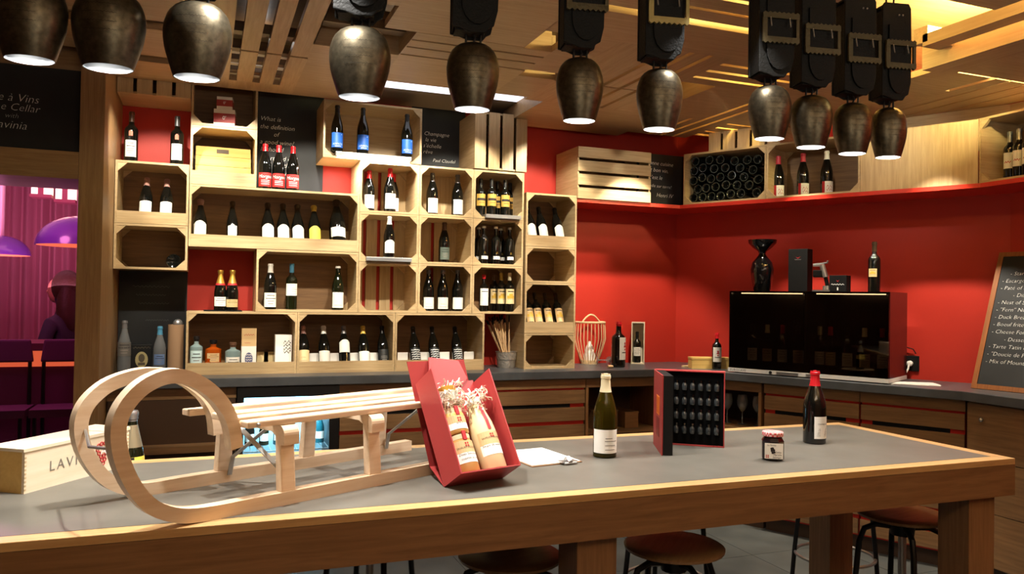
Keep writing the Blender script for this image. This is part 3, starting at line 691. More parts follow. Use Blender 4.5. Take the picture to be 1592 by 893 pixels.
ch = [(311, 326, 'leftmost tilted sparkling bottle against the crate side, faint rosy capsule', 'rose', WHITE_L, 'archplain', None),
      (361.5, 317, 'tilted sparkling bottle standing alone with a narrow white label', 'bronze', WHITE_L, 'plain', None),
      (417, 325.6, 'tilted sparkling bottle, first of the row of four', 'bronze', WHITE_L, 'archplain', None),
      (441, 326.6, 'tilted sparkling bottle, second of the row of four', 'bronze', WHITE_L, 'arch', None),
      (464, 328.5, 'tilted sparkling bottle, third of the row of four', 'bronze', WHITE_L, 'arch', None),
      (490, 330, 'tilted sparkling bottle with a white and yellow label', 'yellow', YELLOW_L, 'archplain', None),
      (526, 318, 'large tilted magnum with a white band label, right end of the crate', 'bronze', WHITE_L, 'plain', 1.25)]
for px, yt, lb, cp, lm, at, wide in ch:
    h = .30 if not wide else .345
    on_shelf(px, yt, 1.908, YT, h=h, tilt=TL, kind='champagne', d=(.112 if wide else (.074 if px == 361.5 else .086)), cap=cp, capfrac=.16, lab=lm, span=(.10, .38) if not wide else (.16, .36), labw=1.0 if px != 361.5 else .8, art=at, label=lb)
for k, (px, lb) in enumerate(((452, 'cream card behind the row of four sparkling bottles'), (508, 'cream card between the yellow label and the magnum'), (540, 'cream card behind the magnum'))):
    p = onY(px, 365, 5.62); t = thing('price_card', lb, 'card', (p.x, 5.63, 1.908)); obj('card', B(-.04, .04, 0, .004, 0, .15), CREAM_L, t)
# three blue bottles on the light bar
for px, yt, lb in ((524, 164, 'left'), (564, 168, 'middle'), (632.5, 178, 'right')):
    on_shelf(px, yt, 2.555, YF+.01, d=.080, cap='black', capfrac=.16, lab=BLUE_L, span=(.08, .40), labw=1.15, art='script', label=lb+' one of three blue labelled bottles on the glowing bar')
# red bottles before the quote board
for px, yt, lb in ((412, 224, 'left'), (433, 226, 'middle'), (455, 228, 'right')):
    on_shelf(px, yt, 2.283, 5.36, cap='red', capfrac=.16, lab=RED_L, span=(.06, .36), labw=1.2, art='morgon', label=lb+' one of three red waxed bottles before the wine quote board')
on_shelf(573.5, 265, 2.18, 5.40, cap='red', lab=WHITE_L, span=(.08, .40), art='vine', label='red capped bottle with vine drawing, left in the slotted crate')
on_shelf(606, 262, 2.18, 5.38, cap='red', lab=WHITE_L, span=(.08, .42), art='vine', label='red capped bottle with vine drawing, front right in the slotted crate')
on_shelf(611.5, 271, 2.18, 5.50, cap='red', lab=WHITE_L, span=(.08, .40), art='vine', label='red capped bottle half hidden behind another in the slotted crate')
on_shelf(605, 336.5, 1.866, YF+.01, cap='white', lab=WHITE_L, span=(.10, .36), art='archplain', label='white capped bottle with arched white label alone on a metal bar')
on_shelf(672, 269, 2.18, 5.42, cap='grey', lab=WHITE_L, span=(.06, .40), art='sketch', label='bottle with white label, left of two below the champagne quote')
on_shelf(711, 272, 2.18, 5.42, cap='grey', lab=WHITE_L, span=(.06, .40), art='sketch', label='bottle with white label, right of two below the champagne quote')
on_shelf(690.5, 346, 1.846, 5.42, cap='brown', lab=GREYG_L, span=(.08, .38), art='lines', label='bottle with a dark grey label standing alone in its crate')
for px, at, lb in ((666, 'sketch', 'left bottle of three, white label with small bird sketch'), (688, 'sketch', 'middle bottle of three, white label with small bird sketch'), (711, 'none', 'right bottle of three, plain white label beside the bird labels')):
    on_shelf(px, 420, 1.503, 5.40, cap='grey', capfrac=.10, lab=WHITE_L, span=(.05, .33), labw=1.15, art=at, label=lb)
for px, yt, Y, lb in ((747, 280, 5.40, 'gold labelled bottle, front left of five'), (764, 275, 5.37, 'gold labelled bottle, front middle of five'), (785, 279, 5.38, 'gold labelled bottle, front right of five'), (773, 283, 5.48, 'gold labelled bottle behind the front middle one'), (792.5, 286, 5.50, 'gold labelled bottle behind the front right one')):
    on_shelf(px, yt, 2.197 if Y < 5.36 else 2.181, Y, kind='bordeaux', h=.285, cap='black', lab=GOLD_L, span=(.30, .60), labw=1.2, art='goldtext', label=lb)
def dgold(root, r, h):
    mb = MB(); scribble(mb, -.007, .007, .3*h, .012, 0, 0, .0035, r+.001, 3, 8); obj('emblem', mb, INKGOLD, root)
for px, yt, Y, lb in ((752, 348, 5.38, 'black bottle with pale cap and gold emblem, front left of five'), (770.5, 349, 5.38, 'black bottle with pale cap and gold emblem, front middle of five'), (792, 351, 5.40, 'black bottle with pale cap and gold emblem, front right of five'), (744, 353, 5.50, 'black bottle with pale cap hidden at the back left of five'), (778, 355, 5.50, 'black bottle with pale cap hidden at the back between two')):
    on_shelf(px, yt, 1.846, Y, kind='bordeaux', h=.275, cap='white', capfrac=.06, lab=BLACK_L, span=(.12, .22), labw=1.0, art='whitelines', extra=dgold, label=lb)
on_shelf(752, 427, 1.503, 5.39, kind='bordeaux', cap='red', capfrac=.12, lab=WHITE_L, span=(.16, .62), labw=1.15, art='vine', label='white labelled bottle with bright red capsule, left in its crate')
for px, Y, lb, cp in ((768, 5.50, 'castle labelled bottle behind and left of two others', 'brown'), (779, 5.44, 'castle labelled bottle in the middle of the crate', 'yellow'), (792, 5.38, 'castle labelled bottle with cream capsule, front right', 'cream')):
    on_shelf(px, 424, 1.503, Y, kind='bordeaux', h=.285, cap=cp, lab=CREAM_L, span=(.20, .58), labw=1.15, art='castle', label=lb)
YT6 = 5.335
for px, lb in ((828, 'tilted white labelled bottle cut by the crate side, top of right column'), (846, 'tilted white labelled bottle, middle of the top right column crate'), (871, 'tilted white labelled bottle, right in the top right column crate')):
    on_shelf(px, 0, 1.997, YT6, h=.30, tilt=R(23), cap='black', lab=WHITE_L, span=(.05, .40), art='archplain', label=lb)
for px, lb in ((826, 'tilted castle label bottle half hidden by the crate side'), (839, 'tilted castle label bottle, second from left in right column'), (855, 'tilted castle label bottle, third from left in right column'), (872, 'tilted castle label bottle, rightmost in right column')):
    on_shelf(px, 0, 1.364, YT6, h=.29, d=.066, tilt=R(23), kind='bordeaux', cap='bronze', lab=TAN_L, span=(.16, .54), labw=1.1, art='castle', label=lb)
# crate with three bottles
on_shelf(420, 410, 1.503, 5.40, cap='white', lab=WHITE_L, span=(.05, .36), labw=1.1, art='textlines', label='white capped burgundy bottle with white label, left in its crate')
on_shelf(453, 410, 1.503, 5.42, kind='bordeaux', cap='blue', glass=GLASSDK, lab=WHITE_L, span=(.30, .56), labw=1.15, art='pale', label='bordeaux bottle with a pale blue capsule and white label')
on_shelf(525, 414, 1.503, 5.40, cap='white', capfrac=.05, glass=GLASSDK, lab=WHITE_L, span=(.05, .40), labw=1.1, art='sketch', label='long necked bottle with a leaf sketch label, right in its crate')
# champagnes in the red niche
t = thing('display_mat', 'thin black display mat under two gold foiled champagne bottles', 'mat', (onY(345, 484, 5.42).x, 5.44, 1.4875)); obj('mat', B(-.11, .12, -.12, .12, 0, .006), BLACKMATTE, t)
def neck(root, r, h):
    mb = MB(); mb.lathe([(prof_r('champagne', .62, r)+.001, .62*h), (prof_r('champagne', .67, r)+.001, .67*h)], 16); obj('neck_band', mb, INKR, root, True)
on_shelf(342.5, 420, 1.494, 5.41, kind='champagne', cap='gold', capfrac=.33, lab=WHITE_L, span=(.10, .33), labw=1.1, art='textlines', extra=neck, label='gold foiled champagne bottle with white label, left of the pair')
on_shelf(361, 420, 1.494, 5.41, kind='champagne', cap='gold', capfrac=.33, lab=TAN_L, span=(.08, .27), labw=1.1, art='textlines', extra=neck, label='gold foiled champagne bottle with beige label, right of the pair')
# spirits crate
GINB = mat('gin_glass', (165, 190, 190), .08, trans=.55, ior=1.3)
on_shelf(305, 520, 1.104, 5.36, h=.225, kind='shoulder', d=.078, glass=GINB, cap='black', capfrac=.14, lab=mat('ice_label', (190, 214, 216), .5), span=(.12, .60), labw=1.0, art='textlines', label='pale blue gin bottle with black stopper in the spirits crate')
ORG = mat('orange_liqueur_glass', (196, 86, 20), .08, trans=.5, ior=1.3)
on_shelf(331.5, 528, 1.104, 5.40, h=.20, kind='shoulder', d=.100, glass=ORG, cap='black', capfrac=.14, lab=TAN_L, span=(.3, .58), labw=.8, art='textlines', label='round orange liqueur bottle with black stopper')
on_shelf(324, 550, 1.104, 5.325, h=.085, kind='shoulder', d=.05, glass=ORG, cap=None, label='tiny orange miniature bottle before the liqueur bottle')
on_shelf(362, 531, 1.104, 5.36, h=.185, kind='shoulder', d=.095, glass=GINB, cap='brown', capfrac=.16, lab=WHITE_L, span=(.06, .50), labw=1.0, art='textlines', label='squat clear bottle with brown cork and white label')
p = onY(346, 560, 5.34); t = link('tasting_glass', MB().lathe([(0, 0), (.02, 0), (.024, .06), (.022, .06), (.018, .005), (0, .005)], 14).mesh('tasting_glass', CLEAR, True), None, (p.x, 5.335, 1.104)); tag(t, 'tiny clear tasting glass between the liqueur and the squat bottle', 'glass')
p0, p1 = onY(375, 565, 5.36), onY(398, 565, 5.36); wd = p1.x-p0.x
t = thing('gift_carton', 'tall carton with brown upper half and oval window showing a can', 'box', (p0.x, 5.36, 1.104)); zt = onY(386, 511, 5.36).z-1.104
rect_plate('carton_lower', t, WHITECARD, 0, wd, 0, .09, 0, zt*.58); rect_plate('carton_upper', t, TAN_L, 0, wd, 0, .09, zt*.58, zt)
mb = MB(); mb.prism([(wd/2+.024*math.cos(a), zt*.28+.042*math.sin(a)) for a in [i*math.pi/9 for i in range(18)]], -.002, 0, 'y'); obj('window', mb, mat('can_blue', (90, 96, 130), .3), t)
mb = MB(); [scribble(mb, wd*.3, wd*.7, zt*(.2+.06*k), .004, -.003, 0, .004, None, k, 8) for k in range(4)]; scribble(mb, wd*.15, wd*.85, zt*.85, .006, -.001, 1, .003, None, 9, 14); scribble(mb, wd*.2, wd*.6, zt*.66, .003, -.001, 1, .002, None, 7, 10); obj('print', mb, [WHITECARD, INKR], t)
p0, p1 = onY(427.5, 563, 5.38), onY(453, 563, 5.38); wd = p1.x-p0.x
t = thing('gift_carton', 'white carton with a black brush stroke sign in the spirits crate', 'box', (p0.x, 5.38, 1.104)); zt = onY(440, 521, 5.38).z-1.104
rect_plate('carton', t, WHITECARD, 0, wd, 0, .09, 0, zt)
mb = MB(); [scribble(mb, wd*.5, wd*.95, zt*(.52+.09*k), .012, -.001, 0, .007, None, k+2, 7) for k in range(4)]; obj('print', mb, INK, t)
cards = [(408, 5.6, 'cream price card beside the oval window carton', CREAM_L, 1.104), (419, 5.6, 'cream price card between the two cartons', CREAM_L, 1.104),
  (488, 5.42, 'white price card beside the calligraphy label', WHITECARD, 1.104), (520, 5.42, 'white price card left of the band labelled bottle', WHITECARD, 1.104), (551, 5.42, 'white price card right of the band labelled bottle', WHITECARD, 1.104), (582, 5.42, 'white price card beside the black labelled bottle', WHITECARD, 1.104),
  (626, 5.42, 'white price card left of the striped bottles', WHITECARD, 1.104), (660, 5.42, 'white price card after the first striped bottle', WHITECARD, 1.104), (691, 5.42, 'white price card after the second striped bottle', WHITECARD, 1.104), (729, 5.42, 'white price card right of the striped bottles', WHITECARD, 1.104)]
for px, Y, lb, m_, z in cards:
    p = onY(px, 560, Y); t = thing('price_card', lb, 'card', (p.x, Y, z)); obj('card', B(-.037, .037, 0, .004, 0, .105), m_, t)
# five bottles
for px, yt, cp, lm, sp, at, lb in ((473, 509, 'rose', CREAM_L, (.10, .40), 'sketch', 'tilted bottle with yellowish calligraphy label'), (505, 508, 'white', WHITE_L, (.10, .38), 'none', 'tilted bottle with white capsule and plain white label'), (536.5, 507, 'grey', WHITE_L, (.34, .58), 'arch', 'tilted bottle with a grey capsule and mid height band label'), (567, 509, 'yellow', WHITE_L, (.08, .36), 'none', 'tilted bottle with a yellow capsule and white label'), (597, 510, 'black', BLACK_L, (.08, .40), 'lines', 'tilted dark bottle with a black label')):
    on_shelf(px, yt, 1.104, 5.345, h=.29, d=.077, tilt=R(18), cap=cp, lab=lm, span=sp, labw=1.1, art=at, label=lb)
for px, lb in ((647, 'left'), (677, 'middle'), (713, 'right')):
    on_shelf(px, 513, 1.104, 5.345, h=.29, d=.077, tilt=R(22), cap='black', lab=BLACK_L, span=(.10, .42), labw=1.1, art='whitelines', label=lb+' one of three tilted bottles with white striped black labels')

# gift boxes and wine case in the upper crates
p = onY(349, 191, 5.36)
for (wd, z0, z1, lb) in ((.128, 2.669, 2.782, 'lower and larger of two stacked red and white gift boxes'), (.094, 2.7825, 2.862, 'upper and smaller of two stacked red and white gift boxes')):
    t = thing('gift_box', lb, 'box', (p.x-.002, 5.35, z0), R(-6)); hh = z1-z0
    rect_plate('box_body', t, WHITECARD, -wd/2, wd/2, 0, .1, 0, hh); rect_plate('red_band', t, REDCARD, -wd/2-.001, wd/2+.001, -.001, .101, hh*.24, hh*.76)
    mb = MB(); text_flat(mb, "0'", hh*.3, 0, hh*.5, -.0018); obj('print', mb, INKW, t)
t = thing('wine_case', 'yellow wooden wine case with a metal plate, tilted in its crate', 'box', (-.085, 5.335, 2.299)); t.rotation_euler = (R(-36), 0, 0)
t.location.z += .052
for k in range(3): rect_plate('lid_plank', t, PLY, 0, .335, 0, .01, k*.087, k*.087+.083)
rect_plate('case_body', t, PLY, .003, .332, .01, .085, 0, .26)
obj('name_plate', B(.125, .20, -.003, 0, .20, .235), mat('plate_grey', (110, 100, 90), .4, .4), t)

# items in the dark left corner
t = thing('chalkboard', 'dark board with faint chalk lines above the vodka bottle', 'board', (-.53, YW-.02, ZC)); obj('board', B(0, .408, 0, .018, 0, .65), BOARD, t)
for k in (0, 1, 2, 4):
    mb = MB(); scribble(mb, .08+.02*k, .30-.02*(k % 2), .55-.055*k, .007, -.0015, 0, .003, None, k, 30); obj('chalk_line', mb, CHALKDIM, t)
VOD = mat('smoky_glass', (120, 122, 124), .15, trans=.4, ior=1.3)
on_shelf(193, 491, ZC, 5.40, h=.335, kind='burgundy', d=.078, glass=VOD, cap='grey', capfrac=.14, lab=mat('etched_glass', (96, 92, 88), .5), span=(.35, .6), labw=1.3, art='textlines', label='tall smoky vodka bottle at the far left of the worktop')
on_shelf(248, 501, ZC, 5.40, h=.30, kind='burgundy', d=.076, glass=VOD, cap='blue', capfrac=.18, lab=mat('frost_blue', (96, 120, 160), .4), span=(.2, .42), labw=.9, art='textlines', label='frosted bottle with a bright blue cap before the dark board')
p = onY(220, 560, 5.42); t = thing('gift_tin', 'black and gold tin with an oval portrait medallion', 'box', (p.x, 5.42, ZC), R(8))
rect_plate('tin_body', t, BLACKMATTE, -.06, .06, 0, .09, 0, .185, .004)
mb = MB(); mb.prism([(.036*math.cos(a), .09+.05*math.sin(a)) for a in [i*math.pi/10 for i in range(20)]], -.003, 0, 'y'); obj('medallion', mb, mat('old_gold', (150, 138, 96), .5), t)
mb = MB(); mb.prism([(.018*math.cos(a), .1+.026*math.sin(a)) for a in [i*math.pi/8 for i in range(16)]], -.004, -.003, 'y'); mb.box(-.02, .02, -.004, -.003, .055, .072); scribble(mb, -.05, .05, .165, .006, -.001, 0, .004, None, 3, 18); scribble(mb, -.05, .05, .02, .006, -.001, 0, .004, None, 4, 18); obj('print', mb, mat('tin_ink', (70, 62, 46), .6), t)
p = onY(274, 560, 5.44); t = thing('gift_tube', 'tan cardboard tube with a bottle inside, beside the lowest left crate', 'box', (p.x-.005, 5.42, ZC))
obj('tube', MB().lathe([(0, .002), (.047, 0), (.047, .31), (.044, .31), (.044, .02), (0, .02)], 20), mat('tan_card', (150, 118, 88), .7), t, True); obj('foil_top', MB().sphere((.01, 0, .315), .03, 10), CAPS['silver'], t, True)

# chalkboards
def board(label, x0, x1, z0, z1, lines, size, Y=YW-.018, align='LEFT', shear=.25, rot=0.0, name='chalkboard', loc=None, rz=0.0):
    t = thing(name, label, 'board', loc or (x0, Y, z0), rz); obj('board', B(0, x1-x0, 0, .016, 0, z1-z0), BOARD, t)
    for s_, x, z, sz in lines:
        mb = MB(); text_flat(mb, s_, sz*size, x, z, -.0012, shear=shear, align=align, thin=-.0005, rot=rot); obj('chalk_line', mb, CHALK, t)
    return t
zb = 2.284
board('tall chalkboard asking the definition of a good wine', .285, .745, zb, 3.12, [(q_, x_, z_+.05, 1) for q_, x_, z_ in (('What is', .03, .475), ('the definition', .03, .42), ('of', .12, .37), ('a good wine?', .03, .315), ('It should', .035, .265), ('start and end', .05, .205), ('with', .15, .16), ('a smile!', .12, .105))], .043)
board('chalkboard with the champagne quote beside the slatted crate', 1.38, 1.79, 2.515, 3.12, [('Champagne', .09, .295, 1), ('la vie', .10, .25, 1), ("s'échelle", .085, .205, 1), ('rêve', .085, .16, 1), ('Paul Claudel', .16, .10, .85)], .041)
board('small chalkboard with the Henri IV quote beside the horizontal slat crate', 3.14, 3.56, 2.365, 2.765, [('Bonne cuisine', .075, .33, 1), ('et bon vin,', .09, .275, 1), ("c'est le", .10, .215, 1), ('paradis sur terre!', .06, .15, .8), ('Henri IV', .17, .075, 1)], .044, Y=5.40, rot=-.03)
t = board('large chalkboard announcing the wine cellar above the doorway', -1.62, -.656, 2.352, 2.79, [], .06, Y=4.79)
for s_, px, py, sz in (('Cave à Vins', 12, 151, .06), ('Wine Cellar', 14, 166, .056), ('with', 18, 180, .036), ('Lavinia', 14, 194, .06)):
    p = onY(px, py, 4.79); mb = MB(); text_flat(mb, s_, sz, p.x+1.62, p.z-2.352, -.0012, shear=.25, thin=-.001, rot=-.02); obj('chalk_line', mb, CHALK, t)

# ------------------------------------------------------------------ high red shelf and its crates
SO = .40; q1, q2 = bendpt(SO), bendpt2(SO)
mb = MB(); mb.prism([(2.552, YW-SO), q1, q2, (XB-SO, 1.0), (XB, 1.0), (XB, bend.y), (C0.x, YW), (2.552, YW)], 2.325, 2.352)
tag(obj('wall_shelf', mb, REDLIP), 'long red shelf bending around the corner below the high crates', 'shelf')
ZS = 2.3525
crate('large crate with horizontal slats facing out on the red shelf', (2.545, 5.255, ZS), .62, .385, dep=.385, open_front=False, hslats=True, nslat=4)
def ca(label, s0, s1, **k): return crate(label, pA(s0, SO-.004, ZS), s1-s0, .395, dep=.36, rotz=ROTA, **k)
ca('crate full of lying bottles stacked base outwards on the red shelf', .262, .928)
ca('crate with three standing bottles on the red shelf', .930, 1.580)
t = thing('wooden_crate', 'plain closed crate side on the red shelf, between two open crates', 'crate', pA(1.582, SO-.004, ZS), ROTA)
rect_plate('front_panel', t, OZ, 0, .69, 0, .014, 0, .395); rect_plate('side_panel', t, OY, 0, .013, .014, .35, 0, .395); rect_plate('side_panel', t, OY, .517, .53, .014, .35, 0, .395); rect_plate('top_panel', t, OX, .013, .517, .014, .35, .382, .395)
crate('crate with white labelled bottles at the far right end of the red shelf', (XB-SO+.004, 3.456, ZS), .66, .40, dep=.36, rotz=ROTB)
o = obj('trim_5', B(0, 2.4, -.0125, -.001, 2.62, 2.899), OX, None, loc=(XB, bend.y+.004, 0), rot=(0, 0, ROTB)); o['kind'] = 'structure'
o = obj('trim_6', B(1.60, 2.39, -.012, -.001, 2.62, 2.899), OX, None, loc=(C0.x, C0.y, 0), rot=(0, 0, ROTA)); o['kind'] = 'structure'
point((4.68, 2.95, 2.84), 2.5, WARM, .03)
# slatted crate backs standing on top of the open crates
crate('crate with upright slats stacked above the lying bottles', pA(.45, .34, ZS+.3955), .56, .15, dep=.30, rotz=ROTA, open_front=False, nslat=5)
circ = [(140,320),(237,312),(313,310),(412,318),(507,312),(580,308),(115,388),(185,368),(273,375),(350,368),(452,368),(542,380),(105,465),(177,442),(245,445),(311,433),(397,422),(482,432),(582,448),(150,512),(215,512),(281,502),(353,488),(430,490),(520,490),(115,580),(183,576),(248,570),(318,568),(387,553),(458,548),(568,542)]
pts = []
for cx, cy in circ:
    p = onP(1050+cx/4.549, 180+cy/4.549, pA(0, .335), NA); q = p-C0; pts.append([q.dot(DA), p.z])
dmin = .0735
for _ in range(300):
    for i in range(len(pts)):
        for j in range(i):
            dx = pts[i][0]-pts[j][0]; dz = pts[i][1]-pts[j][1]; L_ = math.hypot(dx, dz)
            if L_ < dmin:
                k = (dmin-L_)/2/max(L_, 1e-5); pts[i][0] += dx*k; pts[i][1] += dz*k; pts[j][0] -= dx*k; pts[j][1] -= dz*k
        pts[i][0] = min(max(pts[i][0], .262+.052), .928-.052); pts[i][1] = min(max(pts[i][1], ZS+.014+.0366), ZS+.38-.038)
GB2 = mat('dusty_black_glass', (14, 15, 13), .12, coat=.6)
lm = MB().lathe([(0, .045), (.008, .042), (.016, .022), (.026, .004), (.031, 0), (.0355, .006), (.0362, .02), (.0362, .17), (.03, .21), (.015, .25), (.014, .29), (0, .29)], 20)
lm.lathe([(.0285, .002), (.0300, -.0005), (.0318, -.0005), (.0335, .0015)], 20, 1); lm = lm.mesh('lying_bottle', [GB2, mat('painted_rim_glint', (60, 64, 58), .15, coat=.6)], True)  # paler ring painted as the glint on each bottle base
for i, (s, z) in enumerate(pts):
    o = link('wine_bottle', lm, None, pA(s, .335-.004*(i % 4), z)); o.rotation_euler = (Matrix.Rotation(ROTA, 4, 'Z') @ Matrix.Rotation(R(-90), 4, 'X')).to_euler()
    tag(o, 'dark wine bottle lying in the full crate with its round base outwards', 'bottle', 'bottles lying in the full crate')
for s, cp, at, lb in ((.960, 'pink', 'redside', 'pink capped bottle with red edged label, left on the high shelf'), (1.141, 'pink', 'redside', 'pink capped bottle with red edged label, middle on the high shelf'), (1.309, 'white', 'redside', 'white capped bottle with red edged label on the high shelf')):
    bottle(pA(s, .25, ZS+F), .315, 'burgundy', .083, cap=cp, lab=WHITE_L, span=(.04, .30), labw=1.1, art=at, label=lb, rotz=ROTA+R(38))
for k, (y, cp, kd, lb) in enumerate(((3.365, 'grey', 'bordeaux', 'leftmost bottle with pink swirl label at the end of the high shelf'), (3.285, 'silver', 'bordeaux', 'second bottle with pink swirl label at the end of the high shelf'), (3.205, 'silver', 'bordeaux', 'third bottle with pink swirl label at the end of the high shelf'), (3.105, 'silver', 'burgundy', 'rounder bottle with plain white label cut by the right edge'))):
    bottle((4.55-.03*k, y, ZS+F), .30 if k < 3 else .31, kd, .072 if k < 3 else .09, cap=cp, capfrac=.22, lab=WHITE_L, span=(.24, .56) if k < 3 else (.15, .4), labw=1.2, art='swirl' if k < 3 else 'none', label=lb, rotz=R(-52))

# ------------------------------------------------------------------ on the right worktop
p = onZ(918, 566, ZC)
t = thing('basket', 'tall openwork willow basket with a handle on the worktop', 'basket', (p.x, p.y+.02, ZC))
BP = [(0, .062), (.03, .072), (.12, .105), (.2, .125), (.28, .122), (.33, .118)]
WIL = mat('pale_willow', (226, 196, 150), .5)
for k in range(26):
    a = 2*math.pi*k/26; obj('rod', MB().tube([(r_*math.cos(a), r_*math.sin(a), z) for z, r_ in BP], .0036, 5), WIL, t, True)
obj('base', MB().lathe([(0, 0), (.066, 0), (.066, .03), (.06, .03), (.06, .006), (0, .006)], 24), WIL, t, True)
mb = MB(); mb.tube([(.119*math.cos(a), .119*math.sin(a), .33) for a in [2*math.pi*i/28 for i in range(29)]], .008, 6, caps=False); obj('rim', mb, WIL, t, True)
obj('handle', MB().tube([(-.075+.15*i/12, -.02, .335+.055*math.sin(math.pi*i/12)) for i in range(13)], .007, 6), WIL, t, True)
t = thing('paper_cone', 'white crumpled paper cone inside the willow basket', 'paper', (p.x, p.y+.02, ZC+.008)); obj('paper', MB().lathe([(.05, 0), (.045, .06), (.03, .12), (.008, .17), (0, .17)], 9), WHITECARD, t)
for k, (px, py, lb, ang) in enumerate(((928, 568, 'wine glass lying on the worktop beside the basket', 1.0), (948, 569, 'wine glass lying on the worktop before the magnum', 2.2))):
    p = onZ(px, py, ZC); o = link('wine_glass', gm, None, (p.x, p.y, ZC+.040), (R(90), 0, ang)); tag(o, lb, 'glass')
for px, py, lb in ((950, 562, 'wine cork resting in front of the magnum'), (945, 566, 'wine cork lying near the basket glasses')):
    p = onZ(px, py+6, ZC); tag(obj('cork', MB().tube([(-.022, 0, 0), (.022, .006, 0)], .011, 10), mat('cork', (214, 176, 128), .8), None, True, loc=(p.x, p.y-.04, ZC+.011)), lb, 'cork')
# magnum and open wine box
pm = onZ(961, 571, ZC); 
bottle((pm.x, pm.y, ZC), .345, 'bordeaux', .108, cap='red', capfrac=.10, lab=WHITE_L, span=(.17, .66), labw=.95, art='emblem', label='large magnum bottle with red top and crest label', rotz=R(35))
p0 = onZ(981, 566, ZC)
t = thing('wine_box', 'open upright wooden wine box holding a bottle on the worktop', 'box', (p0.x, p0.y, ZC), R(-32)); wd = .105; hh = .335
rect_plate('side_panel', t, PINE, 0, .008, 0, .11, 0, hh); rect_plate('side_panel', t, PINE, wd-.008, wd, 0, .11, 0, hh); rect_plate('top_panel', t, PINE, .008, wd-.008, 0, .11, hh-.008, hh); rect_plate('bottom_panel', t, PINE, .008, wd-.008, 0, .11, 0, .008); rect_plate('back_panel', t, PINE, .008, wd-.008, .102, .11, .008, hh-.008)
cR, sR = math.cos(R(-32)), math.sin(R(-32))
bottle((p0.x+.045*cR-.05*sR, p0.y+.045*sR+.05*cR, ZC+.0085), .25, 'bordeaux', .062, cap='black', lab=WHITE_L, span=(.22, .5), labw=1.1, art='lines', label='slim bottle standing inside the open wooden wine box', rotz=R(-25))
# small box, chalk, bottle
p0, p1 = onZ(1081, 575, ZC), onZ(1140, 576, ZC)
t = thing('wooden_case', 'long yellow wooden box on the worktop behind the crest bottle', 'box', (p0.x+.02, p0.y+.075, ZC), math.atan2(p1.y-p0.y-.0, p1.x-p0.x)+R(4))
rect_plate('case_body', t, PLY, 0, .30, 0, .10, 0, .07); rect_plate('case_lid', t, PLY, -.002, .302, -.002, .102, .0705, .085)
p = onZ(1067, 571, ZC); tag(obj('folded_paper', B(-.03, .03, -.02, .02, 0, .012), CREAM_L, loc=(p.x, p.y, ZC)), 'small folded cream paper on the worktop near the corner', 'paper')
p = onZ(1114, 574, ZC); bottle((p.x, p.y, ZC), .275, 'bordeaux', .070, cap='red', capfrac=.16, lab=WHITE_L, span=(.20, .60), labw=1.1, art='emblem', label='bordeaux bottle with crest label beside the wine dispenser', rotz=R(-20))

# wine dispenser on the corner worktop
s0, s1, zt = .725, 1.812, 1.680
t = thing('wine_dispenser', 'wide black glass fronted wine cabinet on the corner worktop', 'appliance', pA(s0, .55, ZC), ROTA); W = s1-s0; H = zt-ZC
CASE = mat('dispenser_black', (12, 11, 11), .25, coat=.4)
mb = MB().box(0, .012, .02, .42, .035, H).box(W-.012, W, .02, .42, .035, H).box(.012, W-.012, .02, .42, H-.012, H).box(.012, W-.012, .40, .42, .035, H-.012).box(.012, W-.012, .02, .40, .035, .05)
obj('casing', mb, CASE, t)
obj('base_rail', MB().box(-.002, W+.002, 0, .42, .008, .034), mat('silver_paint', (205, 203, 198), .45, .1), t); 
for fx in (.04, W-.04): obj('foot', MB().lathe([(0, 0), (.016, 0), (.016, .01), (0, .01)], 10, cx=fx, cy=.06), BLACKMET, t)
for fx in (.04, W-.04): obj('foot', MB().lathe([(0, 0), (.016, 0), (.016, .01), (0, .01)], 10, cx=fx, cy=.36), BLACKMET, t)
SMOKE = mat('smoked_glass', (120, 106, 92), .015, trans=1.0, ior=1.5)
for k in range(2):
    d_ = obj('glass_door', B(W/2*k+.002, W/2*(k+1)-.002, .004, .012, .036, H-.002), SMOKE, t)
    obj('lock', MB().tube([(W*(.29+.30*k), -.004, .021), (W*(.29+.30*k), .002, .021)], .011, 12), BLACKMET, d_, True)
    obj('handle', B(W*(.33 if k == 0 else .52), W*(.47 if k == 0 else .60), -.006, .0, .012, .03), STEEL, d_)
mb = MB(); text_flat(mb, 'EUROCAVE', .022, .075, .021, -.001, space=1.1); obj('lettering', mb, INK, t)
rect_plate('inner_wall', t, BLACKMATTE, W/2-.006, W/2+.006, .03, .38, .05, H-.012)
for k in range(9):
    s = s0+.10+k*.112
    if abs(s-(s0+s1)/2) < .055: s += .04
    bottle(pA(s, .36, ZC+.0505), .30, ['bordeaux', 'burgundy'][k % 2], .076, cap=['black', 'cream', 'red'][k % 3], lab=[WHITE_L, CREAM_L][k % 2], span=(.12, .42), art='lines', label='wine bottle standing behind the smoked glass of the wine cabinet', group='bottles inside the wine cabinet', rotz=ROTA+R(20))
for k in range(2): obj('light_strip', B(W/2*k+.05, W/2*(k+1)-.05, .10, .115, H-.018, H-.0125), mat('added_strip_glow', (255, 230, 190), .5, emit=9.0), t)  # strips added to brighten the bottles behind the smoked glass
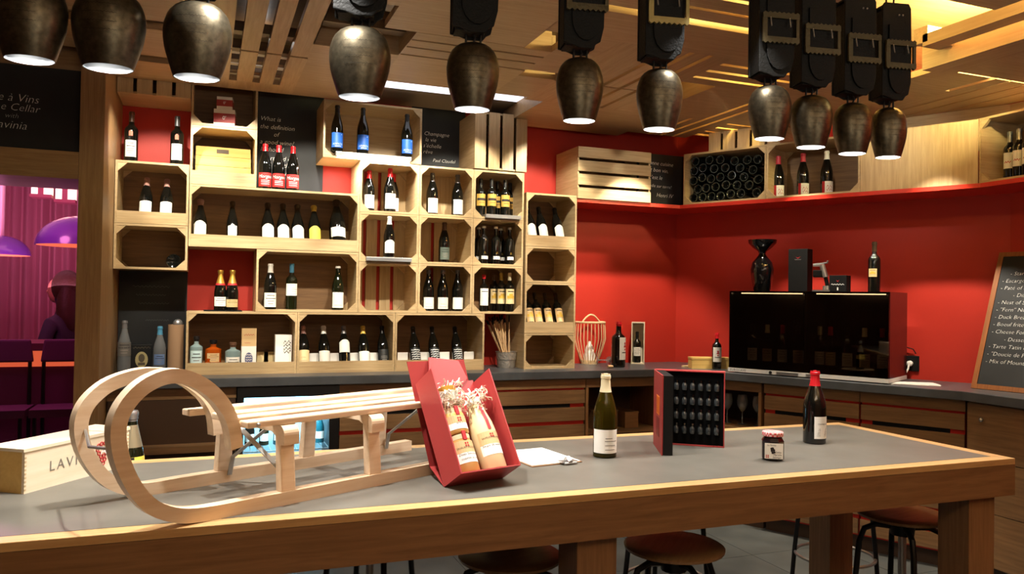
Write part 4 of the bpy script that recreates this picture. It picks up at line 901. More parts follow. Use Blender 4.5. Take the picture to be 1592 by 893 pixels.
# things on the dispenser
ZD = zt+.001
tag(obj('decanter', MB().lathe([(0, 0), (.055, 0), (.06, .01), (.078, .11), (.082, .16), (.07, .21), (.03, .26), (.024, .275), (.03, .29), (.07, .32), (.098, .35), (.102, .375), (.097, .375), (.09, .35), (.06, .322), (.02, .285), (0, .28)], 28), BLACKGLOSS, None, True, loc=pA(.895, .37, ZD)), 'black glossy hourglass decanter with a wide bowl top', 'decanter')
t = thing('gift_box', 'tall matte black box with a small red emblem on the wine cabinet', 'box', pA(1.10, .40, ZD), ROTA)
rect_plate('box_body', t, BLACKMATTE, 0, .135, 0, .10, 0, .30, .002)
mb = MB(); mb.prism([(.05, .245), (.068, .232), (.086, .245), (.068, .236)], -.001, 0, 'y'); scribble(mb, .045, .09, .225, .002, -.001, 1, .002, None, 1, 10); obj('emblem', mb, [INKR, INKG], t)
t = thing('wine_pourer', 'chrome lever device on a stand between two black boxes', 'device', pA(1.33, .37, ZD), ROTA)
obj('base', MB().box(-.06, .06, -.03, .03, 0, .012).lathe([(.03, .012), (.026, .04), (0, .042)], 14, cx=.03), STEEL, t, True)
obj('arm', MB().tube([(.035, 0, .03), (.02, 0, .10), (.0, 0, .16)], .013, 8), BLACKMET, t, True)
obj('clamp', MB().tube([(.02, 0, .10), (-.005, 0, .185)], .020, 10), STEEL, t, True); obj('head', B(-.06, .0, -.025, .025, .10, .15), BLACKMET, t, bevel=.006); obj('lever', MB().tube([(-.065, 0, .19), (.03, 0, .20), (.035, 0, .215)], .006, 8).box(-.06, -.0, -.02, .02, .175, .185), STEEL, t)
t = thing('gift_box', 'small black box with white lettering beside the chrome device', 'box', pA(1.385, .40, ZD), ROTA)
rect_plate('box_body', t, BLACKMATTE, 0, .115, 0, .09, 0, .112, .002)
mb = MB(); mb.prism([(.045, .082), (.057, .066), (.069, .082), (.057, .073)], -.001, 0, 'y'); scribble(mb, .015, .10, .050, .005, -.001, 1, .004, None, 6, 16); mb.box(.053, .061, -.001, 0, .01, .03, 1); obj('emblem', mb, [INKR, INKW], t)
bottle(pA(1.668, .37, ZD), .335, 'bordeaux', .078, cap='bronze', lab=TAN_L, span=(.30, .46), labw=.7, art='castle', label='dark bottle with tan label on top of the wine cabinet', rotz=ROTA)
# socket, plug and cable
t = thing('wall_socket', 'black double wall socket with a white plug on the red wall', 'socket', pA(1.755, .001, 1.145), ROTA)
obj('plate', B(0, .105, -.012, 0, 0, .105), BLACKMATTE, t, bevel=.003); obj('plug', MB().lathe([(0, 0), (.019, 0), (.019, .03), (.012, .035), (0, .035)], 14), WHITECARD, t, True, loc=(.05, -.012, .052), rot=(R(90), 0, 0))
obj('white_cable', MB().tube([(.05, -.046, .05), (.05, -.06, .02), (.03, -.07, -.025), (-.04, -.085, -.046), (-.09, -.1, -.049)], .006, 8), WHITECARD, t, True)
obj('black_cable', MB().tube([(.085, -.012, .12), (.07, -.02, .15), (.02, -.02, .165), (-.03, -.02, .15)], .004, 6), BLACKMATTE, t, True)
for k, (px, py, rz, lb) in enumerate(((1418, 597, -.7, 'white sheets of paper on the worktop beside the wine cabinet'),)):
    p = onZ(px, py, ZC); t = thing('paper_sheets', lb, 'paper', (p.x, p.y, ZC), rz); obj('sheet', B(-.15, .15, -.09, .09, 0, .002), WHITECARD, t); obj('sheet', B(-.13, .15, -.085, .09, .0022, .004), WHITECARD, t, rot=(0, 0, .12))
# menu board leaning at the bend
t = thing('menu_board', 'wooden framed chalk menu board leaning on the right worktop', 'board', onZ(1509, 604, ZC)+Vector((0, 0, .003)), R(-78)); t.rotation_euler = (R(-22), R(0), R(-78))
MW, MH, FR = .62, .92, .03
FRM = wood('frame_wood', (150, 92, 44), (120, 68, 30), 'z')
obj('board', B(FR, MW-FR, .006, .016, FR, MH-FR), BOARD, t)
for bx in ((0, FR, 0, .024, 0, MH), (MW-FR, MW, 0, .024, 0, MH), (FR, MW-FR, 0, .024, 0, FR), (FR, MW-FR, 0, .024, MH-FR, MH)): rect_plate('frame_bar', t, FRM, *bx)
mb = MB()
for i, s_ in enumerate(('    - Starters -', '- Escargots Salad', '- Paté of Rabbit', '        - Dishes -', '- Nest of Salad and ham', '- "Fern" Nuggets (Beef)', '- Duck Breast and', '- Boeuf frites caramel', '- Cheese Fondue express', '        - Desserts -', '- Tarte Tatin of Goumet', '- "Doucie de Poires" Mousse', '- Mix of Mountain flavoured')):
    mb = MB(); text_flat(mb, s_, .036, FR+.02, .77-.049*i, .0045, shear=.15, align='LEFT', thin=-.0008); obj('chalk_line', mb, CHALK, t)

# bucket of thin wooden sticks
p = onZ(788, 572, ZC)
t = thing('metal_bucket', 'hammered metal bucket on the worktop holding thin sticks', 'bucket', (p.x, p.y+.02, ZC))
obj('bucket_body', MB().lathe([(0, .002), (.062, 0), (.066, .012), (.078, .115), (.081, .118), (.076, .118), (.063, .014), (0, .012)], 24), mat('hammered_tin', (190, 182, 172), .28, .65, bump=.8, bscale=50), t, True)
obj('stick_band', MB().lathe([(.0718, .055), (.0728, .062)], 24), STEEL, t, True)
STK = mat('birch_stick', (214, 178, 132), .6)
for k in range(26):
    a = random.random()*6.28; rr = .05*math.sqrt(random.random()); bx, by = rr*math.cos(a), rr*math.sin(a)
    L_ = .31+.05*random.random(); lean = -.40+.017*k+.04*random.random(); ln2 = .05*random.random()
    e = (bx*.5+L_*math.sin(lean), by+L_*ln2, L_*math.cos(lean))
    mb = MB().tube([(bx*.4+.01, by*.6, .016), e], .0042, 6); o = obj('wooden_stick', mb, STK, None, loc=(p.x, p.y+.02, ZC)); tag(o, 'thin pale wooden stick with a dark tip leaning in the metal bucket', 'stick', 'sticks in the metal bucket')
    d_ = Vector(e)-Vector((bx*.4+.01, by*.6, .016)); obj('dark_tip', MB().tube([Vector(e), Vector(e)+d_.normalized()*.035], .005, 6), BLACKMATTE, o)

# ------------------------------------------------------------------ the tasting table
ZT = 1.04; TX0, TX1, TY0, TY1 = -1.9, 2.79, 2.035, 2.905
t = thing('tasting_table', 'long high oak table with a dark grey inlaid top', 'table', (0, 0, 0))
TOPW = wood('table_oak_edge', (198, 160, 108), (174, 134, 84), 'x', .35); APR = wood('table_oak_apron', (140, 103, 68), (114, 81, 51), 'x', .4)
e = .055
rect_plate('inlay', t, INLAY, TX0+e, TX1-e, TY0+e, TY1-e, ZT-.02, ZT)
for k in range(1): pass
for nm, bx in (('edge_strip', (TX0, TX1, TY0, TY0+e-.001, ZT-.022, ZT)), ('edge_strip', (TX0, TX1, TY1-e+.001, TY1, ZT-.022, ZT)), ('edge_strip', (TX1-e+.001, TX1, TY0+e, TY1-e, ZT-.022, ZT)), ('edge_strip', (TX0, TX0+e-.001, TY0+e, TY1-e, ZT-.022, ZT))): rect_plate(nm, t, TOPW, *bx, bevel=.002)
for bx in ((TX0, TX1, TY0, TY0+.03, ZT-.135, ZT-.0225), (TX0, TX1, TY1-.03, TY1, ZT-.135, ZT-.0225), (TX1-.03, TX1, TY0+.03, TY1-.03, ZT-.135, ZT-.0225), (TX0, TX0+.03, TY0+.03, TY1-.03, ZT-.135, ZT-.0225)): rect_plate('apron', t, APR, *bx)
LEGW = wood('table_oak_leg', (140, 103, 68), (114, 81, 51), 'z', .4)
for x0, y0 in ((2.60, 2.07), (2.60, 2.75), (1.02, 2.07), (1.02, 2.75), (-.75, 2.07), (-.75, 2.75)):
    rect_plate('leg', t, LEGW, x0, x0+.13, y0, y0+.13, 0, ZT-.0225, bevel=.002)

# wooden sled with curled horns
a0 = Vector((.111, 2.123, ZT)); th = R(26.6)
t = thing('sled', 'pale wooden sled with two tall curled horns standing on the table', 'sled', a0, th)
near = [(0, 0), (-.098, .0), (-.182, .010), (-.252, .044), (-.302, .105), (-.334, .182), (-.342, .253), (-.325, .306), (-.288, .348), (-.240, .372), (-.190, .378), (-.139, .366), (-.080, .332), (-.030, .280), (.0, .220), (.012, .160)]
far = [(-.02, 0), (-.141, .004), (-.223, .045), (-.279, .122), (-.300, .203), (-.285, .267), (-.239, .316), (-.181, .343), (-.115, .354), (-.035, .341), (.025, .297), (.064, .232), (.074, .160)]
def smooth_path(P, n=4):
    out = []
    for i in range(len(P)-1):
        p0 = Vector(P[max(i-1, 0)]); p1 = Vector(P[i]); p2 = Vector(P[i+1]); p3 = Vector(P[min(i+2, len(P)-1)])
        for k in range(n):
            u = k/n; out.append(.5*((2*p1)+(p2-p0)*u+(2*p0-5*p1+4*p2-p3)*u*u+(3*p1-p0-3*p2+p3)*u**3))
    out.append(Vector(P[-1])); return out
def runner(P, y0, y1, send, thick=.035, lean=0.0):
    pts = [Vector((send, 0.0))]+smooth_path(P)
    vs = []; fs = []; n = len(pts)
    for i, q in enumerate(pts):
        u = max(0.0, (i/(n-1)-.5)/.5); dy = lean*u*u*(3-2*u)
        tg = (pts[min(i+1, n-1)]-pts[max(i-1, 0)]).normalized(); nn = Vector((tg.y, -tg.x))   # points inward of the curl
        if i < 2: nn = Vector((0, 1))
        inn = q+nn*thick*(1 if i < n-8 else .95)
        vs += [(q.x, y0+dy, q.y), (q.x, y1+dy, q.y), (inn.x, y1+dy, inn.y), (inn.x, y0+dy, inn.y)]
    for i in range(n-1):
        for k in range(4): fs.append((4*i+k, 4*i+(k+1) % 4, 4*i+4+(k+1) % 4, 4*i+4+k))
    fs += [(3, 2, 1, 0), (4*n-4, 4*n-3, 4*n-2, 4*n-1)]
    return MB().add(vs, fs)
o1 = obj('runner', runner(near, 0, .036, .86, lean=.055), BEECH, t, True); o2 = obj('runner', runner(far, .346, .382, .84, lean=-.075), BEECH, t, True)
zs = .212
for k, (y0, y1, xa, xb) in enumerate(((.014, .058, .0, .90), (.104, .150, .02, .90), (.186, .232, .012, .90), (.312, .358, -.012, .90))):
    rect_plate('slat', t, BEECH, xa, xb, y0, y1, zs, zs+.018, bevel=.004)
for sx in (.118, .408, .70):
    # bent cross bar with rounded ends
    P = [(-.004, zs-.052)]+[(.022-.026*math.cos(R(15*q_)), zs-.026+.026*math.sin(R(15*q_))) for q_ in range(7)]
    P += [(.360+.026*math.sin(R(15*q_)), zs-.026+.026*math.cos(R(15*q_))) for q_ in range(7)]+[(.386, zs-.052)]
    Q = [(.356, zs-.054), (.345, zs-.032), (.32, zs-.022), (.06, zs-.022), (.037, zs-.032), (.026, zs-.054)]
    obj('cross_bar', MB().prism(P+Q, sx-.022, sx+.024, 'x'), BEECH, t)
    for y, d_ in ((.004, .012), (.350, -.012)):
        mb = MB(); b_, u_ = .034, zs-.03
        mb.add([(sx-.022, y, b_), (sx+.022, y, b_), (sx+.022, y+.028, b_), (sx-.022, y+.028, b_), (sx-.020, y+d_, u_), (sx+.020, y+d_, u_), (sx+.020, y+d_+.028, u_), (sx-.020, y+d_+.028, u_)], [(0, 3, 2, 1), (4, 5, 6, 7), (0, 1, 5, 4), (1, 2, 6, 5), (2, 3, 7, 6), (3, 0, 4, 7)])
        obj('leg', mb, BEECH, t, bevel=.003)
for pp in (((.13, .343, .022), (.135, .336, .075), (.215, .20, .205)), ((.72, .343, .022), (.725, .336, .075), (.80, .2, .205)), ((.13, .041, .05), (.125, .05, .08), (.05, .17, .205)), ((.72, .041, .05), (.725, .05, .08), (.78, .17, .205))):
    obj('brace', MB().tube(pp, 1, 4, flat=(.003, .014)), ZINC, t)
for bx in (.03, .85): obj('bolt', MB().sphere((bx, .013, zs+.008), .006, 8), STEEL, t, True)
obj('tow_wire', MB().tube([(-.315, .02, .20), (-.322, .18, .185), (-.268, .362, .20)], .004, 6), STEEL, t, True)

# wooden box with lettering at the left end of the table
t = thing('wine_box', 'pale wooden wine box with grey lettering and a grape emblem', 'box', (-.458, 2.503, ZT), R(54)); W, H, D = .395, .118, .13
rect_plate('front_panel', t, PINE, 0, W, 0, .009, .0, H-.004); rect_plate('back_panel', t, PINE, 0, W, D-.009, D, 0, H-.004); rect_plate('end_panel', t, PLY, .0, .009, .009, D-.009, 0, H-.004); rect_plate('end_panel', t, PINE, W-.009, W, .009, D-.009, 0, H-.004); rect_plate('bottom_panel', t, PINE, .009, W-.009, .009, D-.009, 0, .006)
rect_plate('lid', t, PINE, -.006, W-.10, -.003, D+.003, H-.003, H+.006); rect_plate('lid', t, PINE, W-.098, W+.002, -.003, D+.003, H-.003, H+.007)
mb = MB(); mb2 = MB()
text_flat(mb, 'LAVINI', .042, .162, .058, -.0008, space=1.3)
for gx, gz in ((-.018, .02), (-.006, .024), (.008, .024), (.02, .018), (-.022, .008), (.022, .006), (-.016, -.004), (.016, -.006), (-.008, -.014), (.004, -.014), (-.004, -.026), (.008, -.026), (.002, -.037)):
    mb2.tube([(.284+gx+.0055*math.cos(a), -.0012, .066+gz+.0055*math.sin(a)) for a in [i*math.pi/5 for i in range(11)]], .0016, 5, caps=False)
obj('lettering', mb, mat('stamp_grey', (116, 108, 96), .8), t); obj('grape_emblem', mb2, INKR, t)
mb = MB(); text_flat(mb, 'A', .036, .284, .068, -.0032); obj('lettering', mb, INKW, t)
mb = MB(); [mb.box(.0005, .006, -.0008, 0, .008+.011*k, .013+.011*k).box(W-.006, W-.0005, -.0008, 0, .008+.011*k, .013+.011*k) for k in range(9)]; obj('dovetail_marks', mb, mat('pine_endgrain', (196, 172, 130), .7), t)
# champagne bottle standing on a stool behind the table edge
def yl(root, r, h):
    mb = MB(); mb.lathe([(prof_r('champagne', .60, r)+.001, .60*h), (prof_r('champagne', .84, r)+.001, .84*h)], 18); obj('neck_label', mb, mat('pewter_foil', (150, 138, 110), .35, .5), root, True)
def yb(root, r, h):
    yl(root, r, h)
    mb = MB(); mb.lathe([(prof_r('champagne', .36+.02*k, r)+.001, (.36+.02*k)*h) for k in range(8)], 18); obj('yellow_label', mb, YELLOW_L, root, True)
    mb = MB(); arc(mb, prof_r('champagne', .5, r)+.003, -.3, .3, .45*h, .50*h); obj('seal', mb, INK, root)
p = onY(206, 640, 3.12); p_champ = (p.x-.03, 3.14)
bottle((p.x, 3.12, .853), .325, 'champagne', .086, glass=GLASSDK, cap='silver', capfrac=.12, extra=yb, label='champagne bottle with pewter neck and yellow label behind the lettered wooden box')
# red gift box with preserves, propped open
P0 = onZ(690, 758, ZT); P1 = onZ(787, 743, ZT)
e1 = (P1-P0); e1.z = 0; Wg = .215; e1.normalize()
q = onP(645.7, 597.8, P0, e1)-P0; Hg = q.length; up = q.normalized()
fr = onP(718, 740, P0, e1)-P0
fw = e1.cross(up)*-1.0; fw = (-1)*(up.cross(e1))*-1.0
fw = up.cross(e1); fw = fw if fw.y < 0 else -fw; fw.normalize()
Dg = max(.075, min(.11, fr.dot(fw)))
t = thing('gift_box', 'open red cardboard gift box of jars propped upright on the table', 'box', P0)
RM = Matrix((e1, -fw, up)).transposed().to_4x4()      # local x along bottom, y away from viewer, z up the box
t.rotation_euler = RM.to_euler()
th_ = .004
rect_plate('back_panel', t, REDCARD, 0, Wg, -th_, 0, 0, Hg)
rect_plate('side_panel', t, REDCARD, 0, th_, -Dg, -th_, 0, Hg); rect_plate('side_panel', t, REDCARD, Wg-th_, Wg, -Dg, -th_, 0, Hg*.97)
rect_plate('bottom_panel', t, REDCARD, th_, Wg-th_, -Dg, -th_, 0, th_)
obj('top_flap', MB().prism([(.03, Hg-.03), (.052, Hg+.02), (.070, .424), (.178, .408), (.192, .343), (.165, .320), (.12, .312)], -.010, -.006, 'y'), REDCARD, t)
# lid folded behind as an easel
sn = Vector((-math.sin(R(26.6)), math.cos(R(26.6)), 0)); sa = Vector((.111, 2.123, ZT))
lp0 = onP(668, 727, sa-sn*.014, sn); tl = onP(632, 563, sa+sn*.072, sn)
mb = MB(); A_ = RM.transposed().to_3x3(); tr = tl+e1*Wg
for quad in ((lp0, lp0+e1*Wg, tr, tl), (P0+Vector((0, .004, .002)), P0+e1*Wg+Vector((0, .004, .002)), lp0+e1*Wg, lp0)):
    pts_ = [A_ @ (v-P0) for v in quad]; nrm = (pts_[1]-pts_[0]).cross(pts_[3]-pts_[0]).normalized()*.003
    mb.add([tuple(v) for v in pts_]+[tuple(v+nrm) for v in pts_], [(0, 1, 2, 3), (7, 6, 5, 4), (0, 4, 5, 1), (1, 5, 6, 2), (2, 6, 7, 3), (3, 7, 4, 0)])
obj('lid', mb, REDCARD, t)
def inbox(lx, ly, lz): return P0+e1*lx+(-fw)*ly+up*lz
GJ = mat('jar_glass', (238, 232, 214), .05, trans=.6, ior=1.25)
def savoy(mb, cx, cz, s, y, rad=None):
    for x0, x1, z0, z1 in ((-1, -.2, .2, 1), (.2, 1, .2, 1), (-1, -.2, -1, -.2), (.2, 1, -1, -.2)):
        if rad: arc(mb, rad, (cx+x0*s)/rad, (cx+x1*s)/rad, cz+z0*s, cz+z1*s, 1, 2)
        else: mb.box(cx+x0*s, cx+x1*s, y-.0005, y, cz+z0*s, cz+z1*s, 1)
def jar(name, cat, label, lx, lz, prof, contents, band, lines, cap, z_lab):
    o = thing(name, label, cat, inbox(lx, -Dg*.5, lz)); o.rotation_euler = RM.to_euler()
    k = max(r for r, z in prof)
    obj('contents', MB().lathe(prof, 22), contents, o, True)
    if cap: obj('lid', MB().lathe(cap, 22), CAPS['cream'] if name != 'soup_bottle' else CAPS['white'], o, True)
    mb = MB(); z0, z1 = z_lab; zm = z0+(z1-z0)*.45
    arc(mb, k+.0006, -1.15, 1.15, z0, zm, 0, 12); arc(mb, k+.0006, -1.15, 1.15, zm, z1, 3, 12); savoy(mb, 0, z1-.013, .0065, 0, k+.0012)
    for s_, sz, zz, mi in lines: text_wrap(mb, s_, sz, k+.0012, zz, mi, shear=.2 if sz > .009 else 0)
    obj('paper_label', mb, [WHITE_L, INKR, INK, TAN_L], o)
    mb = MB()
    if name == 'soup_bottle':
        vs = []
        for r_, z in prof[4:]:
            vs += [(-.006, -r_-.0012, z), (.006, -r_-.0012, z)]
        mb.add(vs, [(2*i, 2*i+1, 2*i+3, 2*i+2) for i in range(len(vs)//2-1)])
    else: mb.box(-.006, .006, -k-.002, -k+.004, z1+.002, z1+.03)
    obj('red_seal', mb, INKR, o); return o
s1 = .039
jar('preserve_jar', 'jar', 'lower preserve jar with script label in the red gift box', Wg*.27, .006, [(0, 0), (.036, 0), (s1, .006), (s1, .095), (.034, .108), (.034, .118), (0, .118)], mat('stew', (190, 140, 80), .25), None, [('SAVEURS DES ALPES', .008, .076, 2), ('Diots Savoyards', .0105, .056, 2), ('cuisinés au vin', .0105, .043, 2)], [(.0355, .106), (.0365, .12), (0, .1205)], (.03, .098))
jar('preserve_jar', 'jar', 'small jar stacked above the script labelled jar in the gift box', Wg*.27, .130, [(0, 0), (.036, 0), (s1, .005), (s1, .062), (.034, .07), (0, .07)], mat('honey', (206, 160, 90), .25), None, [('SAVEURS', .007, .03, 2)], [(.0355, .068), (.0365, .082), (0, .0825)], (.012, .055))
jar('soup_bottle', 'bottle', 'tall cream coloured soup bottle with a red seal in the gift box', Wg*.72, .006, [(0, 0), (.036, 0), (.040, .006), (.040, .12), (.040, .125), (.037, .155), (.028, .19), (.022, .215), (.021, .235), (0, .236)], mat('soup_cream', (226, 206, 160), .25), None, [('SAVEURS DES ALPES', .008, .098, 2), ('Soupe de sous-bois', .0105, .074, 2)], [(.0235, .218), (.0245, .24), (0, .2405)], (.045, .118))
o = thing('preserve_jar', 'topmost jar with metal lid among paper straw in the gift box', 'jar', inbox(Wg*.30, -Dg*.5, .225)); o.rotation_euler = RM.to_euler()
obj('contents', MB().lathe([(0, 0), (.03, 0), (.034, .006), (.034, .045), (.03, .05), (0, .05)], 18), GJ, o, True); obj('lid', MB().lathe([(.0325, .046), (.0335, .062), (0, .0625)], 18), CAPS['gold'], o, True)
mb = MB(); rnd = random.Random(5)
for k in range(230):
    lx = rnd.uniform(.02, Wg-.02); lz = rnd.uniform(.205, .275) if lx > Wg*.55 else rnd.uniform(.215, Hg*.90); ly = -rnd.uniform(.03, Dg*.85)
    c_ = Vector((lx, ly, lz)); d_ = Vector((rnd.uniform(-1, 1), rnd.uniform(-.6, .6), rnd.uniform(-1, 1))).normalized()*.013; bnd = Vector((rnd.uniform(-1, 1), -1, rnd.uniform(-1, 1)))*.006
    mb.tube([c_-d_, c_+bnd, c_+d_], 1, 4, flat=(.0042, .0008))
o = obj('paper_straw', mb, mat('straw_white', (246, 238, 218), .7)); o.location = P0; o.rotation_euler = RM.to_euler(); tag(o, 'curly white paper straw packed around the jars in the gift box', 'packing straw', kind='stuff')

# clipboard
p = onZ(838, 712, ZT); t = thing('clipboard', 'clipboard with white paper and a steel clip behind the gift box', 'clipboard', (p.x-.005, p.y, ZT), R(8))
rect_plate('board', t, DKX, -.10, .10, -.13, .13, 0, .003); rect_plate('paper', t, WHITECARD, -.095, .095, -.125, .128, .0032, .006)
obj('clip', MB().box(.01, .07, -.145, -.115, .006, .012).tube([(.04, -.15, .01), (.04, -.135, .02), (.04, -.12, .012)], .009, 8).tube([(.015, -.15, .006), (.065, -.15, .006)], .004, 6), STEEL, t)

# white wine and red wine on the table
p = onZ(940, 710, ZT)
r = bottle((p.x, p.y, ZT), .296, 'burgundy', .084, glass=GLASSGREEN, cap='cream', capfrac=.22, lab=WHITE_L, span=(.06, .34), labw=1.25, art='pale', label='olive white wine bottle with cream capsule on the table', rotz=R(-22))
obj('wine', MB().lathe([(0, .006), (.038, .006), (.0385, .13), (.035, .172), (.028, .19), (0, .19)], 20), mat('white_wine', (64, 54, 10), .05, trans=.6, ior=1.3), r, True)
p = onZ(1266, 689, ZT)
bottle((p.x, p.y, ZT), .290, 'burgundy', .088, cap='red', capfrac=.21, lab=WHITE_L, span=(.08, .38), labw=.75, art='antlers', label='dark wine bottle with red wax capsule on the table', rotz=R(0))
# jam jar
p = onZ(1201, 715, ZT); t = thing('jam_jar', 'small dark jam jar with gingham lid on the table', 'jar', (p.x, p.y, ZT), R(-33))
c8 = [(math.cos(a), math.sin(a)) for a in [R(22.5+45*i) for i in range(8)]]
mb = MB(); vs = []; ring = [(0.030, 0), (.040, .006), (.040, .068), (.033, .08), (.032, .088)]
for r_, z in ring: vs += [(x*r_, y*r_, z) for x, y in c8]
fs = [tuple(range(7, -1, -1)), tuple(range(32, 40))]+[(j*8+i, j*8+(i+1) % 8, j*8+8+(i+1) % 8, j*8+8+i) for j in range(4) for i in range(8)]
mb.add(vs, fs); obj('jar_body', mb, mat('blackcurrant', (26, 12, 16), .08, coat=.4), t, bevel=.002)
ap = .040*math.cos(R(22.5)); mb = B(-.031, .031, -ap-.0012, -ap-.0002, .010, .064)
for s_, x, z, sz in (('La Ferme', -.008, .057, .008), ('Gelée', .014, .033, .009), ('Myrtille', .012, .024, .009), ('Sauvage', .010, .015, .009)): text_flat(mb, s_, sz, x, z, -ap-.0015, 1, shear=.2)
for gx, gz in ((-.004, .046), (.0, .04), (-.007, .038), (-.004, .031), (.001, .033), (-.008, .045)): mb.prism([(gx+.0045*c, gz+.0045*s) for c, s in c8], -ap-.0017, -ap-.0012, 'y', 1)
for x0, x1, z0, z1 in ((-1, -.2, .2, 1), (.2, 1, .2, 1), (-1, -.2, -1, -.2), (.2, 1, -1, -.2)): mb.box(-.022+x0*.005, -.022+x1*.005, -ap-.0016, -ap-.0012, .018+z0*.005, .018+z1*.005, 2)
obj('paper_label', mb, [WHITE_L, INK, INKR], t)
def checker(name):
    m = bpy.data.materials.new(name); m.use_nodes = True; nt = m.node_tree; tc = nt.nodes.new('ShaderNodeTexCoord'); ck = nt.nodes.new('ShaderNodeTexChecker')
    ck.inputs['Scale'].default_value = 130; ck.inputs['Color1'].default_value = lin((196, 60, 66)); ck.inputs['Color2'].default_value = lin((226, 190, 184))
    nt.links.new(tc.outputs['Object'], ck.inputs['Vector']); nt.links.new(ck.outputs['Color'], nt.nodes['Principled BSDF'].inputs['Base Color']); return m
obj('lid', MB().lathe([(.034, .085), (.0365, .087), (.0365, .098), (.034, .101), (0, .102)], 24), checker('gingham_print'), t, True)

# aroma kit: upright red case opened like a book
hb = onZ(1017, 690, ZT); lf = onZ(1030, 709, ZT); trp = onZ(1126, 697, ZT)
KH = .29
va = trp-hb; ang_t = math.atan2(va.y, va.x); Wt = va.length
t = thing('aroma_kit', 'upright red case opened like a book with rows of glass vials', 'aroma kit', (hb.x, hb.y, ZT), ang_t)
DT = .045
rect_plate('tray_back', t, REDCARD, .0, Wt, DT-.004, DT, 0, KH); rect_plate('tray_top', t, REDCARD, 0, Wt, 0, DT-.004, KH-.004, KH); rect_plate('tray_bottom', t, REDCARD, 0, Wt, 0, DT-.004, 0, .004); rect_plate('tray_side', t, REDCARD, Wt-.004, Wt, 0, DT-.004, .004, KH-.004)
rect_plate('tray_foam', t, mat('black_foam', (6, 6, 6), .9, spec=0.1), .0, Wt-.004, .012, DT-.004, .004, KH-.004)
vb = lf-hb; ang_l = math.atan2(vb.y, vb.x)-ang_t; Wl = vb.length
for nm, m_, bx in (('lid_cover', REDCARD, (0, Wl, -.004, 0, 0, KH)), ('lid_core', BLACKMATTE, (.002, Wl-.001, .0005, .036, .002, KH-.002))):
    o = obj(nm, B(*bx), m_, t); o.rotation_euler = (0, 0, ang_l)
mb = MB(); x0_ = Wl*.40
mb.box(x0_, x0_+.075, -.0052, -.0042, .135, .205, 0); mb.box(x0_, x0_+.075, -.0052, -.0042, .055, .125, 1)
for k in range(4): mb.box(x0_+.006+.017*k, x0_+.010+.017*k, -.0058, -.0052, .14, .2, 2)
o = obj('cover_print', mb, [ORANGE, mat('brick_print', (120, 26, 22), .5), mat('amber_print', (190, 80, 20), .5)], t); o.rotation_euler = (0, 0, ang_l)
VG = mat('vial_glass', (66, 70, 70), .05, trans=.35, ior=1.4, coat=.8)
vm = MB().lathe([(0, 0), (.0078, 0), (.0085, .003), (.0085, .022), (.0055, .027), (.0055, .03), (0, .03)], 12).mesh('vial', VG, True); cm = MB().lathe([(.0062, .03), (.0062, .040), (0, .040)], 10).mesh('vial_cap', BLACKGLOSS, True)
for r_ in range(4):
    for c_ in range(6):
        x = Wt-.030-(5-c_)*.0305; z = .046+(3-r_)*.056
        v_ = link('vial', vm, t, (x, .0100, z)); v_.scale = (1.15, 1.0, 1.0); link('vial_cap', cm, v_)

# ------------------------------------------------------------------ stools
def stool(label, x, y, rz, zseat=.75):
    t = thing('stool', label, 'stool', (x, y, 0), rz)
    obj('seat', MB().lathe([(0, zseat-.022), (.15, zseat-.022), (.172, zseat-.016), (.175, zseat-.006), (.165, zseat), (.1, zseat-.004), (0, zseat-.006)], 28), SEATW, t, True)
    obj('screw', MB().lathe([(.016, zseat-.25), (.016, zseat-.023), (0, zseat-.023)], 10), STEEL, t, True)
    obj('hub', MB().lathe([(.045, zseat-.09), (.05, zseat-.05), (.03, zseat-.03)], 14), BLACKMET, t, True)
    for k in range(4):
        a = R(45+90*k); c, s = math.cos(a), math.sin(a)
        obj('leg', MB().tube([(c*r_, s*r_, z) for r_, z in ((.03, zseat-.06), (.10, zseat-.055), (.145, zseat-.075), (.165, zseat-.13), (.175, zseat-.25), (.19, .35), (.215, 0))], .0115, 8), BLACKMET, t, True)
    obj('foot_ring', MB().tube([(.188*math.cos(i*R(10)), .188*math.sin(i*R(10)), .33) for i in range(37)], .008, 6, caps=False), STEEL, t, True)
for px, py, lb, rz in ((793, 860, 'round wooden stool under the table below the red gift box', .3), (1048, 846, 'round wooden stool just right of the middle table leg', .8), (1403, 797, 'round reddish stool between the two right table legs', .2)):
    p = onZ(px, py, .75); stool(lb, p.x, p.y, rz)
stool('stool on the far side of the table, seat hidden by the apron', 1.98, 3.10, .5)
stool('stool behind the table at the right end, seat just visible', 2.98, 3.12, .1)
stool('stool on the far side of the table behind the red gift box', .62, 3.10, .9)
stool('high stool behind the left end of the table carrying a champagne bottle', p_champ[0], p_champ[1], .2, .8535)

